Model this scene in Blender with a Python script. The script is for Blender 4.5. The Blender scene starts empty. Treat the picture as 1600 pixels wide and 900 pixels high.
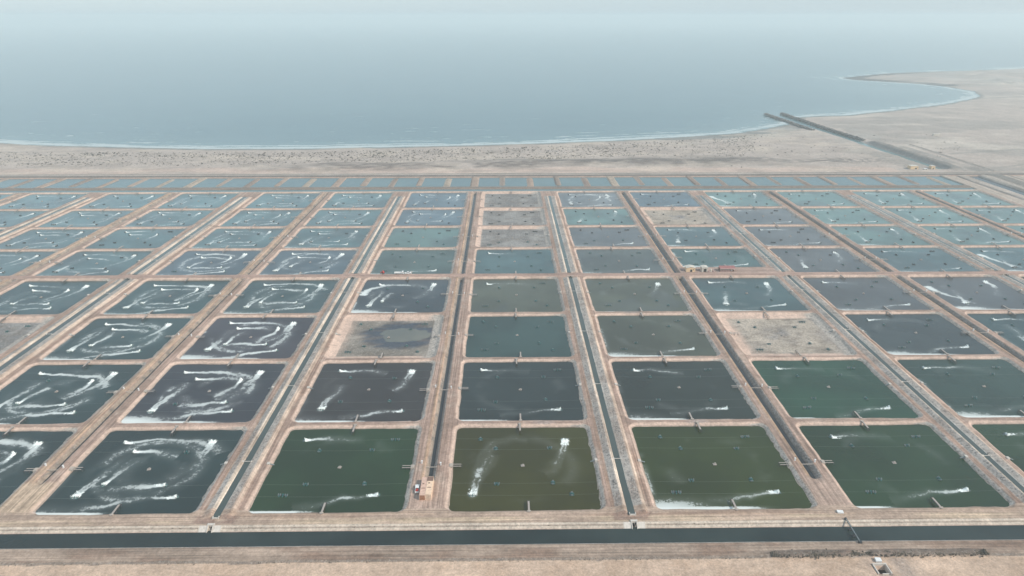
import bpy, math, random
import numpy as np
from mathutils import Matrix, Vector

random.seed(7)
rng = np.random.default_rng(11)
R = math.radians
scene = bpy.context.scene
C = scene.collection

# ------------------------------------------------------------------ camera
CAM_H, PITCH, YAW, ROLL, FPX = 190.0, 0.379198, 0.0124331, -0.00028825, 1067.0


def rot_yaw(v):
    c, s = math.cos(YAW), math.sin(YAW)
    return Vector((v[0] * c + v[1] * s, -v[0] * s + v[1] * c, v[2]))


_F = Vector((0, math.cos(PITCH), -math.sin(PITCH)))
_U = Vector((0, math.sin(PITCH), math.cos(PITCH)))
_R = Vector((1, 0, 0))
_c, _s = math.cos(ROLL), math.sin(ROLL)
RIGHT = rot_yaw(_R * _c + _U * _s)
UP = rot_yaw(_U * _c - _R * _s)
FWD = rot_yaw(_F)
cam_data = bpy.data.cameras.new('camera')
cam_data.sensor_width = 36.0
cam_data.lens = FPX / 1600 * 36.0
cam_data.clip_start = 1.0
cam_data.clip_end = 90000.0
cam = bpy.data.objects.new('camera', cam_data)
C.objects.link(cam)
M = Matrix.Identity(4)
for i in range(3):
    M[i][0], M[i][1], M[i][2] = RIGHT[i], UP[i], -FWD[i]
M[2][3] = CAM_H
cam.matrix_world = M
scene.camera = cam


def project(x, y, z=0.0):
    v = Vector((x, y, z - CAM_H))
    d = v.dot(FWD)
    if d <= 1:
        return (-9999, -9999)
    return (800 + FPX * v.dot(RIGHT) / d, 450 - FPX * v.dot(UP) / d)


def at(px, py, z=0.0):
    v = FWD + RIGHT * ((px - 800) / FPX) + UP * ((450 - py) / FPX)
    t = (z - CAM_H) / v.z
    return (v.x * t, v.y * t)


# ------------------------------------------------------------------ sky, sun, exposure
SUN_EL, SUN_AZ = R(40), R(118)          # azimuth clockwise from +Y
sun_dir = Vector((math.sin(SUN_AZ) * math.cos(SUN_EL), math.cos(SUN_AZ) * math.cos(SUN_EL), math.sin(SUN_EL)))
world = bpy.data.worlds.new('World')
scene.world = world
world.use_nodes = True
wn, wl = world.node_tree.nodes, world.node_tree.links
bg = wn['Background']
sky = wn.new('ShaderNodeTexSky')
sky.sky_type = 'NISHITA'
sky.sun_disc = False
sky.sun_elevation = SUN_EL
sky.sun_rotation = SUN_AZ
sky.altitude = 0
sky.air_density = 1.0
sky.dust_density = 1.0
sky.ozone_density = 1.5
veil = wn.new('ShaderNodeVectorMath')          # even milky veil of dust over the whole sky
veil.operation = 'ADD'
veil.inputs[1].default_value = (3.72, 4.9, 5.75)
thin = wn.new('ShaderNodeVectorMath')
thin.operation = 'SCALE'
thin.inputs['Scale'].default_value = 0.55
wl.new(sky.outputs[0], thin.inputs[0])
wl.new(thin.outputs[0], veil.inputs[0])
wl.new(veil.outputs[0], bg.inputs[0])
bg.inputs[1].default_value = 0.10
sun_data = bpy.data.lights.new('sun', 'SUN')
sun_data.energy = 3.5
sun_data.angle = R(1.2)
sun_data.color = (1.0, 0.925, 0.80)
sun = bpy.data.objects.new('sun', sun_data)
C.objects.link(sun)
sun.rotation_euler = sun_dir.to_track_quat('Z', 'Y').to_euler()
scene.view_settings.view_transform = 'Standard'
scene.view_settings.look = 'None'
scene.view_settings.gamma = 1.0
scene.view_settings.use_curve_mapping = False
scene.view_settings.exposure = 0.0
scene.cycles.volume_bounces = 2
HAZE_DENSITY = 0.000205
HAZE_COLOR = (0.92, 1.0, 1.0)


# ------------------------------------------------------------------ materials
def new_mat(name):
    m = bpy.data.materials.new(name)
    m.use_nodes = True
    nt = m.node_tree
    return m, nt.nodes, nt.links, nt.nodes['Principled BSDF']


def simple(name, col, rough=0.8, var=0.12, scale=2.0, bump=0.0, metal=0.0):
    m, n, l, b = new_mat(name)
    tc = n.new('ShaderNodeTexCoord')
    no = n.new('ShaderNodeTexNoise')
    no.inputs['Scale'].default_value = scale
    no.inputs['Detail'].default_value = 5
    l.new(tc.outputs['Object'], no.inputs['Vector'])
    mp = n.new('ShaderNodeMapRange')
    mp.inputs['From Min'].default_value = 0.3
    mp.inputs['From Max'].default_value = 0.7
    mp.inputs['To Min'].default_value = 1 - var
    mp.inputs['To Max'].default_value = 1 + var
    l.new(no.outputs['Fac'], mp.inputs['Value'])
    vm = n.new('ShaderNodeVectorMath')
    vm.operation = 'SCALE'
    vm.inputs[0].default_value = col
    l.new(mp.outputs['Result'], vm.inputs['Scale'])
    l.new(vm.outputs['Vector'], b.inputs['Base Color'])
    b.inputs['Roughness'].default_value = rough
    b.inputs['Metallic'].default_value = metal
    if bump:
        bp = n.new('ShaderNodeBump')
        bp.inputs['Strength'].default_value = bump
        bp.inputs['Distance'].default_value = 0.1
        l.new(no.outputs['Fac'], bp.inputs['Height'])
        l.new(bp.outputs['Normal'], b.inputs['Normal'])
    return m


MAT = {
    'concrete': simple('concrete', (0.42, 0.36, 0.31), 0.9, 0.2, 1.5),
    'pale_concrete': simple('pale_concrete', (0.58, 0.52, 0.46), 0.9, 0.15, 1.0),
    'old_wood': simple('weathered_wood', (0.36, 0.31, 0.275), 0.9, 0.25, 3.0),
    'dark_wood': simple('dark_wet_wood', (0.07, 0.065, 0.06), 0.7, 0.2, 3.0),
    'teal': simple('teal_plastic', (0.02, 0.13, 0.13), 0.45, 0.15, 4.0),
    'dark_metal': simple('dark_metal', (0.05, 0.055, 0.06), 0.5, 0.2, 4.0, metal=0.3),
    'grey_plastic': simple('grey_plastic', (0.22, 0.25, 0.25), 0.5, 0.15, 4.0),
    'white': simple('white_paint', (0.75, 0.74, 0.72), 0.5, 0.06, 2.0),
    'cream': simple('cream_wall', (0.72, 0.52, 0.32), 0.9, 0.08, 0.8),
    'pale_roof': simple('pale_roof', (0.56, 0.51, 0.44), 0.9, 0.12, 0.8),
    'dark': simple('dark_opening', (0.015, 0.013, 0.012), 0.9, 0.1),
    'red': simple('red_roof_sheet', (0.27, 0.085, 0.09), 0.7, 0.2, 1.0),
    'faded_red': simple('faded_red_sheet', (0.32, 0.13, 0.12), 0.8, 0.3, 1.2),
    'pink': simple('faded_pink_wall', (0.36, 0.24, 0.22), 0.9, 0.2, 1.5),
    'red_paint': simple('red_paint', (0.55, 0.05, 0.04), 0.4, 0.08),
    'rust': simple('rusty_steel', (0.42, 0.19, 0.10), 0.8, 0.3, 1.5),
    'tan': simple('tan_container_paint', (0.62, 0.42, 0.33), 0.7, 0.15, 1.0),
    'beige': simple('cream_container_paint', (0.76, 0.56, 0.41), 0.7, 0.12, 1.0),
    'brown_tarp': simple('brown_tarp', (0.20, 0.12, 0.09), 0.9, 0.2, 2.0),
    'glass': simple('dark_glass', (0.02, 0.025, 0.03), 0.08, 0.05),
    'rubber': simple('black_rubber', (0.02, 0.02, 0.02), 0.8, 0.1),
    'cable': simple('pale_cable', (0.30, 0.33, 0.28), 0.7, 0.1),
    'rock': simple('dark_rock', (0.13, 0.115, 0.105), 0.95, 0.5, 0.35),
    'shrub': simple('dry_shrub', (0.085, 0.070, 0.052), 0.95, 0.4, 0.2),
}
m_, n_, l_, b_ = new_mat('white_spray')
b_.inputs['Base Color'].default_value = (0.86, 0.88, 0.84, 1)
b_.inputs['Roughness'].default_value = 0.7
b_.inputs['Subsurface Weight'].default_value = 0.0
MAT['spray'] = m_


def noise_node(n, l, vec, scale, detail=4, rough=0.55):
    t = n.new('ShaderNodeTexNoise')
    t.inputs['Scale'].default_value = scale
    t.inputs['Detail'].default_value = detail
    t.inputs['Roughness'].default_value = rough
    l.new(vec, t.inputs['Vector'])
    return t.outputs['Fac']


def math_node(n, l, op, a, b=None, clamp=False):
    t = n.new('ShaderNodeMath')
    t.operation = op
    t.use_clamp = clamp
    for i, v in enumerate((a, b)):
        if v is None:
            continue
        if isinstance(v, (int, float)):
            t.inputs[i].default_value = v
        else:
            l.new(v, t.inputs[i])
    return t.outputs[0]


def rng_node(n, l, v, a, b, c=0.0, d=1.0, smooth=False):
    t = n.new('ShaderNodeMapRange')
    if smooth:
        t.interpolation_type = 'SMOOTHSTEP'
    l.new(v, t.inputs['Value'])
    for k, x in zip(('From Min', 'From Max', 'To Min', 'To Max'), (a, b, c, d)):
        if isinstance(x, (int, float)):
            t.inputs[k].default_value = x
        else:
            l.new(x, t.inputs[k])
    return t.outputs['Result']


def mix_col(n, l, f, a, b):
    t = n.new('ShaderNodeMix')
    t.data_type = 'RGBA'
    if isinstance(f, (int, float)):
        t.inputs[0].default_value = f
    else:
        l.new(f, t.inputs[0])
    for s, v in ((6, a), (7, b)):
        if isinstance(v, tuple):
            t.inputs[s].default_value = (*v, 1)
        else:
            l.new(v, t.inputs[s])
    return t.outputs[2]


def stretched(n, l, vec, sx, sy):
    t = n.new('ShaderNodeMapping')
    t.inputs['Scale'].default_value = (sx, sy, 1)
    l.new(vec, t.inputs['Vector'])
    return t.outputs['Vector']


def attr(n, name):
    t = n.new('ShaderNodeAttribute')
    t.attribute_name = name
    return t


def ground_material():
    m, n, l, b = new_mat('desert_soil')
    tc = n.new('ShaderNodeTexCoord').outputs['Object']
    col = attr(n, 'soil').outputs['Color']
    spk = attr(n, 'speckle').outputs['Fac']
    ew = attr(n, 'tracks').outputs['Fac']          # 0 none .. 0.5 north-south .. 1 east-west
    big = rng_node(n, l, noise_node(n, l, tc, 0.035, 5), 0.3, 0.7, 0.86, 1.14)
    mid = rng_node(n, l, noise_node(n, l, tc, 0.30, 6, 0.72), 0.34, 0.66, 0.80, 1.20)
    fine = rng_node(n, l, noise_node(n, l, tc, 1.1, 3, 0.8), 0.34, 0.66, 0.80, 1.18)
    ns = rng_node(n, l, noise_node(n, l, stretched(n, l, tc, 1.5, 0.02), 1.0, 3), 0.34, 0.66, 0.62, 1.22)
    we = rng_node(n, l, noise_node(n, l, stretched(n, l, tc, 0.016, 1.2), 1.0, 4), 0.34, 0.66, 0.66, 1.2)
    is_ns = math_node(n, l, 'SUBTRACT', 1.0, math_node(n, l, 'MULTIPLY', math_node(n, l, 'ABSOLUTE', math_node(n, l, 'SUBTRACT', ew, 0.5)), 2.0), True)
    is_ew = rng_node(n, l, ew, 0.6, 1.0)
    f = math_node(n, l, 'MULTIPLY', math_node(n, l, 'MULTIPLY', big, mid), fine)

    def lerp1(w, v):
        return math_node(n, l, 'ADD', 1.0, math_node(n, l, 'MULTIPLY', w, math_node(n, l, 'SUBTRACT', v, 1.0)))
    f = math_node(n, l, 'MULTIPLY', f, lerp1(is_ns, ns))
    f = math_node(n, l, 'MULTIPLY', f, lerp1(is_ew, we))
    vs = n.new('ShaderNodeVectorMath')
    vs.operation = 'SCALE'
    l.new(col, vs.inputs[0])
    l.new(f, vs.inputs['Scale'])
    # clods and salt lumps: dark and light specks where the soil is rough
    sp = noise_node(n, l, tc, 0.8, 5, 0.85)
    dark = math_node(n, l, 'MULTIPLY', rng_node(n, l, sp, 0.515, 0.58), math_node(n, l, 'MULTIPLY', spk, 0.9), True)
    c1 = mix_col(n, l, dark, vs.outputs['Vector'], (0.11, 0.105, 0.105))
    sp2 = noise_node(n, l, tc, 1.15, 4, 0.8)
    lite = math_node(n, l, 'MULTIPLY', rng_node(n, l, sp2, 0.53, 0.60), math_node(n, l, 'MULTIPLY', spk, 0.6), True)
    c2 = mix_col(n, l, lite, c1, (0.56, 0.52, 0.48))
    warm = n.new('ShaderNodeVectorMath')
    warm.operation = 'MULTIPLY'
    warm.inputs[1].default_value = (1.03, 1.0, 0.955)
    l.new(c2, warm.inputs[0])
    l.new(warm.outputs['Vector'], b.inputs['Base Color'])
    b.inputs['Roughness'].default_value = 0.95
    b.inputs['Specular IOR Level'].default_value = 0.2
    bp = n.new('ShaderNodeBump')
    bp.inputs['Distance'].default_value = 0.35
    l.new(rng_node(n, l, spk, 0, 1, 0.45, 1.0), bp.inputs['Strength'])
    l.new(noise_node(n, l, tc, 0.9, 6, 0.7), bp.inputs['Height'])
    l.new(bp.outputs['Normal'], b.inputs['Normal'])
    return m


def water_material(name, deep, alt=None, rough=0.16, foam=True, wave=0.7, bump=0.10, cloud=0.02, spec=0.5):
    m, n, l, b = new_mat(name)
    tc = n.new('ShaderNodeTexCoord').outputs['Object']
    oi = n.new('ShaderNodeObjectInfo')
    tint = attr(n, 'tint').outputs['Color'] if deep is None else None
    cl = rng_node(n, l, noise_node(n, l, tc, cloud, 3), 0.38, 0.62, 0, 1, True)
    if deep is None:
        s = n.new('ShaderNodeVectorMath')
        s.operation = 'SCALE'
        l.new(tint, s.inputs[0])
        l.new(rng_node(n, l, cl, 0, 1, 0.85, 1.18), s.inputs['Scale'])
        base = s.outputs['Vector']
    else:
        base = mix_col(n, l, cl, deep, alt or deep)
    b.inputs['Roughness'].default_value = rough
    b.inputs['IOR'].default_value = 1.33
    b.inputs['Specular IOR Level'].default_value = spec
    bp = n.new('ShaderNodeBump')
    bp.inputs['Strength'].default_value = bump
    bp.inputs['Distance'].default_value = 0.3
    l.new(noise_node(n, l, tc, wave, 4), bp.inputs['Height'])
    l.new(bp.outputs['Normal'], b.inputs['Normal'])
    if foam:
        fo = attr(n, 'foam').outputs['Fac']
        # bubbles torn into clots, finer towards the thin tails
        n1 = noise_node(n, l, tc, 0.42, 5, 0.8)
        n2 = noise_node(n, l, tc, 1.5, 3, 0.7)
        nn = math_node(n, l, 'ADD', math_node(n, l, 'MULTIPLY', n1, 0.62), math_node(n, l, 'MULTIPLY', n2, 0.38))
        nn = rng_node(n, l, nn, 0.32, 0.68)
        d = math_node(n, l, 'SUBTRACT', math_node(n, l, 'MULTIPLY', fo, 1.15), nn)
        msk = rng_node(n, l, d, -0.05, 0.24, 0, 1, True)
        wash = math_node(n, l, 'MULTIPLY', fo, 0.15, True)
        msk = math_node(n, l, 'MAXIMUM', math_node(n, l, 'MULTIPLY', msk, rng_node(n, l, fo, 0.15, 1.1, 0.20, 0.88)), wash)
        base = mix_col(n, l, msk, base, (0.76, 0.79, 0.76))
        wind = rng_node(n, l, noise_node(n, l, stretched(n, l, tc, .035, .075), 1.0, 5), .36, .64, rough * .75, rough * 1.6)
        l.new(math_node(n, l, 'MAXIMUM', wind, rng_node(n, l, msk, 0, 1, 0, 0.9)), b.inputs['Roughness'])
    l.new(base, b.inputs['Base Color'])
    return m


# ------------------------------------------------------------------ mesh helpers
def tag(o, label=None, cat=None, group=None, kind=None):
    if label: o['label'] = label
    if cat: o['category'] = cat
    if group: o['group'] = group
    if kind: o['kind'] = kind
    return o


class MB:
    def __init__(s):
        s.v, s.f = [], []

    def poly(s, pts, faces):
        k = len(s.v)
        s.v += [tuple(p) for p in pts]
        s.f += [tuple(i + k for i in f) for f in faces]
        return s

    def box(s, cx, cy, z0, sx, sy, sz, rz=0.0, taper=1.0):
        c, q = math.cos(rz), math.sin(rz)
        pts = []
        for z, t in ((z0, 1.0), (z0 + sz, taper)):
            for dx, dy in ((-1, -1), (1, -1), (1, 1), (-1, 1)):
                x, y = dx * sx / 2 * t, dy * sy / 2 * t
                pts.append((cx + x * c - y * q, cy + x * q + y * c, z))
        return s.poly(pts, [(3, 2, 1, 0), (4, 5, 6, 7), (0, 1, 5, 4), (1, 2, 6, 5), (2, 3, 7, 6), (3, 0, 4, 7)])

    def cyl(s, p0, p1, r, n=8, r1=None):
        a, b = Vector(p0), Vector(p1)
        d = (b - a).normalized()
        u = d.orthogonal().normalized()
        w = d.cross(u)
        r1 = r if r1 is None else r1
        pts = []
        for p, rr in ((a, r), (b, r1)):
            for i in range(n):
                t = 2 * math.pi * i / n
                pts.append(tuple(p + u * rr * math.cos(t) + w * rr * math.sin(t)))
        fs = [(i, (i + 1) % n, n + (i + 1) % n, n + i) for i in range(n)]
        fs += [tuple(range(n - 1, -1, -1)), tuple(range(n, 2 * n))]
        return s.poly(pts, fs)

    def prism(s, prof, axis, a, b):
        """extrude a closed profile [(p,q)] along 'x' or 'y' from a to b"""
        n = len(prof)
        pts = [((t, p, q) if axis == 'x' else (p, t, q)) for t in (a, b) for p, q in prof]
        fs = [(i, (i + 1) % n, n + (i + 1) % n, n + i) for i in range(n)]
        fs += [tuple(range(n - 1, -1, -1)), tuple(range(n, 2 * n))]
        return s.poly(pts, fs)

    def blob(s, cx, cy, cz, rx, ry, rz_, jit=0.25):
        t = (1 + 5 ** 0.5) / 2
        base = [(-1, t, 0), (1, t, 0), (-1, -t, 0), (1, -t, 0), (0, -1, t), (0, 1, t), (0, -1, -t), (0, 1, -t), (t, 0, -1), (t, 0, 1), (-t, 0, -1), (-t, 0, 1)]
        fs = [(0, 11, 5), (0, 5, 1), (0, 1, 7), (0, 7, 10), (0, 10, 11), (1, 5, 9), (5, 11, 4), (11, 10, 2), (10, 7, 6), (7, 1, 8), (3, 9, 4), (3, 4, 2), (3, 2, 6), (3, 6, 8), (3, 8, 9), (4, 9, 5), (2, 4, 11), (6, 2, 10), (8, 6, 7), (9, 8, 1)]
        L = math.sqrt(1 + t * t)
        pts = []
        for p in base:
            k = (1 + random.uniform(-jit, jit)) / L
            pts.append((cx + p[0] * k * rx, cy + p[1] * k * ry, cz + p[2] * k * rz_))
        return s.poly(pts, fs)

    def mesh(s, name, mat):
        me = bpy.data.meshes.new(name)
        me.from_pydata(s.v, [], s.f)
        me.materials.append(MAT[mat] if isinstance(mat, str) else mat)
        me.update()
        return me


def put(name, me, parent=None, loc=(0, 0, 0), rz=0.0):
    o = bpy.data.objects.new(name, me)
    o.location = loc
    o.rotation_euler = (0, 0, rz)
    if parent is not None:
        o.parent = parent
    C.objects.link(o)
    return o


def empty(name, loc, rz=0.0):
    o = bpy.data.objects.new(name, None)
    o.empty_display_size = 0.5
    o.location = loc
    o.rotation_euler = (0, 0, rz)
    C.objects.link(o)
    return o


def grid_object(name, X, Y, Z, mat, attrs=None, keep=None, smooth=True):
    """X,Y,Z 2-D arrays [ny,nx]; keep = boolean per cell"""
    ny, nx = Z.shape
    me = bpy.data.meshes.new(name)
    co = np.stack([X, Y, Z], -1).reshape(-1, 3).astype(np.float32)
    idx = np.arange(ny * nx).reshape(ny, nx)
    q = np.stack([idx[:-1, :-1], idx[:-1, 1:], idx[1:, 1:], idx[1:, :-1]], -1).reshape(-1, 4)
    if keep is not None:
        q = q[keep.reshape(-1)]
        used = np.zeros(ny * nx, bool)
        used[q.reshape(-1)] = True
        remap = np.cumsum(used) - 1
        co = co[used]
        q = remap[q]
        sel = used
    else:
        sel = slice(None)
    nq = len(q)
    me.vertices.add(len(co))
    me.vertices.foreach_set('co', co.reshape(-1))
    me.loops.add(nq * 4)
    me.loops.foreach_set('vertex_index', q.reshape(-1).astype(np.int32))
    me.polygons.add(nq)
    me.polygons.foreach_set('loop_start', np.arange(0, nq * 4, 4, dtype=np.int32))
    me.polygons.foreach_set('use_smooth', np.full(nq, smooth, bool))
    me.update(calc_edges=True)
    for k, a in (attrs or {}).items():
        if a.ndim == 3:
            at_ = me.attributes.new(k, 'FLOAT_COLOR', 'POINT')
            full = np.concatenate([a.reshape(-1, 3), np.ones((ny * nx, 1))], 1)[sel].astype(np.float32)
            at_.data.foreach_set('color', full.reshape(-1))
        else:
            at_ = me.attributes.new(k, 'FLOAT', 'POINT')
            at_.data.foreach_set('value', a.reshape(-1)[sel].astype(np.float32))
    me.materials.append(mat)
    o = bpy.data.objects.new(name, me)
    C.objects.link(o)
    return o


def vnoise(x, y, scale, seed=0):
    x = np.asarray(x, float) / scale + seed * 17.3
    y = np.asarray(y, float) / scale + seed * 9.1
    xi, yi = np.floor(x).astype(np.int64), np.floor(y).astype(np.int64)
    fx, fy = x - xi, y - yi
    fx = fx * fx * (3 - 2 * fx)
    fy = fy * fy * (3 - 2 * fy)

    def h(a, b):
        k = (a * 374761393 + b * 668265263 + seed * 144269) & 0x7fffffff
        k = ((k ^ (k >> 13)) * 1274126177) & 0x7fffffff
        return ((k ^ (k >> 16)) & 0xffff) / 65535.0
    return (h(xi, yi) * (1 - fx) + h(xi + 1, yi) * fx) * (1 - fy) + (h(xi, yi + 1) * (1 - fx) + h(xi + 1, yi + 1) * fx) * fy


def fbm(x, y, scale, seed=0, oct=4):
    t, a, s = 0, 1.0, 0
    for i in range(oct):
        t = t + a * vnoise(x, y, scale / 2 ** i, seed + i * 5)
        s += a
        a *= 0.55
    return t / s


def sstep(a, b, x):
    t = np.clip((x - a) / (b - a), 0, 1)
    return t * t * (3 - 2 * t)


# ------------------------------------------------------------------ layout of the farm (metres, camera above the origin)
COLS = {-5: (-712, -648), -4: (-626, -560), -3: (-541.2, -476.3), -2: (-452.2, -387.8), -1: (-369, -304.5), 0: (-275.5, -211.2),
        1: (-193.8, -128.2), 2: (-106, -42.6), 3: (-23.5, 40.3), 4: (62.8, 128.4), 5: (145.8, 211.3), 6: (232.5, 297.5),
        7: (316.5, 381.8), 8: (403.4, 468.8), 9: (486.8, 551.4)}
ROWS = {1: (228, 289.3), 2: (295.7, 358.3), 3: (364.5, 424.8), 4: (431.2, 495.5), 5: (505.4, 567.4), 6: (573.8, 634.1), 7: (640.5, 701.5), 8: (707.9, 774.6)}


def ylim(r, c):
    """near and far water edge of a pond; one is cut short by the yard with the buildings"""
    y0, y1 = ROWS[r]
    return (518.5 if (r, c) == (5, 5) else y0, y1)


ckeys = sorted(COLS)
GAPS = []                      # (kind, left edge, right edge, centre, left column)
for a, b in zip(ckeys[:-1], ckeys[1:]):
    kind = 'canal' if a % 2 else 'drain'
    xa, xb = COLS[a][1], COLS[b][0]
    GAPS.append((kind, xa, xb, (xa + xb) / 2, a))
ROAD_Y = (497.4, 503.4)
KX = np.array([-20, -15, -10, -5, 0, 5, 10, 15, 17.7])
XX = np.array([-727, -552, -377.4, -202, -35.3, 134.5, 301, 468.3, 560])

slate, green, olive, violet = (.028, .060, .060), (.028, .072, .026), (.076, .076, .012), (.054, .050, .060)
teal, greenlt, greyv, ogrey = (.048, .086, .088), (.066, .110, .100), (.074, .077, .077), (.076, .084, .060)
bluegrey = (.050, .072, .084)
P = {  # (row, column): (water tint, running aerators, foam scum 0..1, wake strength)
    (1, 0): (slate, '12345678', .3, 1), (1, 1): (slate, '1235678', .35, .95), (1, 2): (green, '18', .25, .8), (1, 3): (olive, '36', .05, .8),
    (1, 4): (ogrey and (.050, .076, .014), '8', .8, .8), (1, 5): (green, '18', .1, .7), (1, 6): (green, '18', .2, .8),
    (2, 0): (slate, '1345678', .45, 1.1), (2, 1): ((.046, .050, .062), '1234678', 1, 1.2), (2, 2): ((.056, .052, .052), '1368', .4, .9), (2, 3): ((.034, .050, .050), '18', .2, .6),
    (2, 4): ((.036, .050, .042), '18', .45, .8), (2, 5): ((.024, .085, .046), '18', .1, .6), (2, 6): ((.030, .070, .052), '18', .7, .8), (2, 7): (green, '18', .4, .8),
    (3, -1): None, (3, 0): (slate, '1235678', .6, 1.05), (3, 1): (violet, '12345678', .85, 1.2), (3, 2): 'puddle', (3, 3): ((.036, .072, .066), '', 0, .5),
    (3, 4): (ogrey, '8', .7, .8), (3, 5): 'sand', (3, 6): ((.042, .056, .056), '18', .7, .9), (3, 7): (slate, '168', .6, .9), (3, 8): (slate, '168', .6, .9),
    (4, -2): (teal, '1235678', .4, .8), (4, -1): (slate, '12345678', .3, .85), (4, 0): (slate, '12345678', .4, 1), (4, 1): (slate, '12345678', .5, 1), (4, 2): ((.036, .048, .056), '1356', .9, 1.3),
    (4, 3): (ogrey, '1', .1, .7), (4, 4): (ogrey, '3', .1, .8), (4, 5): (teal, '1368', .6, .9), (4, 6): (greyv, '18', .5, .8), (4, 7): (greyv, '36', 1, 1), (4, 8): (slate, '1368', .5, .8),
    (5, -3): (teal, '1368', .3, .6), (5, -2): (teal, '1234678', .2, .7), (5, -1): (teal, '123678', .5, .75), (5, 0): (bluegrey, '1234578', .5, .9), (5, 1): (bluegrey, '1234568', .5, .85),
    (5, 2): ((.048, .075, .068), '8', .6, .8), (5, 3): (teal, '1', .05, .6), (5, 4): ((.060, .070, .064), '8', .6, .8), (5, 5): ((.040, .075, .070), '18', .9, .9), (5, 6): (greyv, '36', .1, .5),
    (5, 7): (teal, '18', .6, .7), (5, 8): (teal, '16', .8, .9), (5, 9): (teal, '168', .5, .8),
    (6, -4): (teal, '138', .3, .4), (6, -3): (teal, '1368', .3, .5), (6, -2): (teal, '123678', .4, .6), (6, -1): (teal, '124', .1, .4), (6, 0): (teal, '1235678', .5, .7), (6, 1): (teal, '1235678', .5, .75),
    (6, 2): (greenlt, '', 0, .4), (6, 3): 'grey', (6, 4): (greyv, '8', .5, .7), (6, 5): (teal, '136', .6, .9), (6, 6): (greyv, '18', .5, .7), (6, 7): (greenlt, '36', .7, .7), (6, 8): (greenlt, '1368', .3, .5), (6, 9): (greenlt, '1368', .4, .6),
    (7, -4): (teal, '138', .1, .4), (7, -3): (teal, '38', .1, .4), (7, -2): (teal, '12368', .2, .4), (7, -1): (teal, '123678', .5, .5), (7, 0): (teal, '12345678', .3, .6), (7, 1): (teal, '1235678', .2, .7),
    (7, 2): (bluegrey, '1234567', .1, .7), (7, 3): 'grey', (7, 4): (greenlt, '36', 0, .4), (7, 5): 'sand', (7, 6): (greyv, '18', .1, .7), (7, 7): (greenlt, '168', .5, .7), (7, 8): (greenlt, '1368', .2, .5), (7, 9): (greenlt, '136', .2, .4),
    (8, -5): (teal, '138', .1, .4), (8, -4): (teal, '138', .1, .4), (8, -3): (teal, '1368', .1, .4), (8, -2): (teal, '1368', .1, .5), (8, -1): (teal, '13568', .1, .6), (8, 0): (teal, '1235678', .1, .6), (8, 1): (teal, '123678', .2, .7),
    (8, 2): (bluegrey, '123456', .1, .6), (8, 3): 'grey', (8, 4): (greyv, '13468', .5, .9), (8, 5): (bluegrey, '18', .1, .6), (8, 6): (greenlt, '36', .8, .8), (8, 7): (greenlt, '18', .1, .5), (8, 8): (greenlt, '1368', .1, .4), (8, 9): (greenlt, '1368', .1, .4),
}
P[(3, -1)] = 'grey'


def dry(rc):
    return P.get(rc) if isinstance(P.get(rc), str) else None


# ------------------------------------------------------------------ farm ground sheet
def lines(segs, lo, hi):
    out = []
    x = lo
    while x < hi:
        out.append(x)
        st = 60.0
        for a, b, s in segs:
            if a - 1e-6 <= x < b - 1e-6:
                st = min(st, s)
        nxt = min([a for a, b, s in segs if a > x + 1e-6] + [hi])
        x = min(x + st, max(nxt, x + 0.2))
    out.append(hi)
    return np.array(sorted(set(round(v, 3) for v in out)))


xs, ys = [], []
for kind, a, b, c, k in GAPS:
    st = 0.5 if abs(c) < 330 else 0.7
    xs += [(a - 4.5, b + 4.5, st), (b + 4.5, b + 4.5 + 57, 4.5)]
xs += [(-730, -707, 1.0), (545, 575, 0.6), (575, 660, 1.2), (660, 1000, 60), (-1400, -730, 60), (551.4 - 57, 547, 4.5)]
for r in range(1, 9):
    y0, y1 = ROWS[r]
    ys += [(y0 - 5.5, y0 + 5, 0.5), (y0 + 5, y1 - 5, 2.6), (y1 - 5, y1 + 5, 0.5)]
ys += [(193, 229, 0.45), (150, 193, 4), (100, 150, 12), (495, 506, 0.5), (506, 521, 0.7), (774, 802, 0.6), (802, 850, 2.2), (850, 876, 0.6)]
GX = lines(xs, -1400, 1000)
GY = lines(ys, 100, 876)
X, Y = np.meshgrid(GX, GY)
shape = X.shape
H = np.full(shape, 1.2) + 0.12 * (fbm(X, Y, 9, 3) - .5)
col = np.zeros(shape + (3,))
road = np.array((.385, .268, .222))
col[:] = road * 0.97
spk = np.full(shape, 0.12)
trk = np.full(shape, 0.0)


def paint(mask, c, s=None, t=None):
    w = np.clip(mask, 0, 1)[..., None]
    col[:] = col * (1 - w) + np.array(c) * w
    if s is not None:
        spk[:] = spk * (1 - w[..., 0]) + s * w[..., 0]
    if t is not None:
        trk[:] = np.where(w[..., 0] > .5, t, trk)


def band(v, a, b, e=0.25):
    return np.clip((v - a) / e + .5, 0, 1) * np.clip((b - v) / e + .5, 0, 1)


wob = (fbm(X, Y, 6, 21) - .5) * 0.9            # ragged edges
wob2 = (fbm(X, Y, 3, 37) - .5) * 1.2
inside_farm_y = band(Y, 224, 777)
for kind, a, b, c, k in GAPS:
    g = band(X, a - 2, b + 2) * band(Y, 222, 778)
    trk[:] = np.where(g > .5, 0.5, trk)
# row dikes carry east-west tracks
for r in range(1, 9):
    y0, y1 = ROWS[r]
    yn = ROWS[r + 1][0] if r < 8 else 780
    for cc in ckeys:
        a, b = COLS[cc]
        m = band(X, a, b) * band(Y, y1, yn)
        trk[:] = np.where(m > .5, 1.0, trk)
bank_lit = np.array((.54, .40, .335))  # bank soil with its sunlit tone put into the colour
shaded_salt = np.array((.43, .385, .35))  # salt-crust grey that also carries the shade of the right banks
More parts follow.
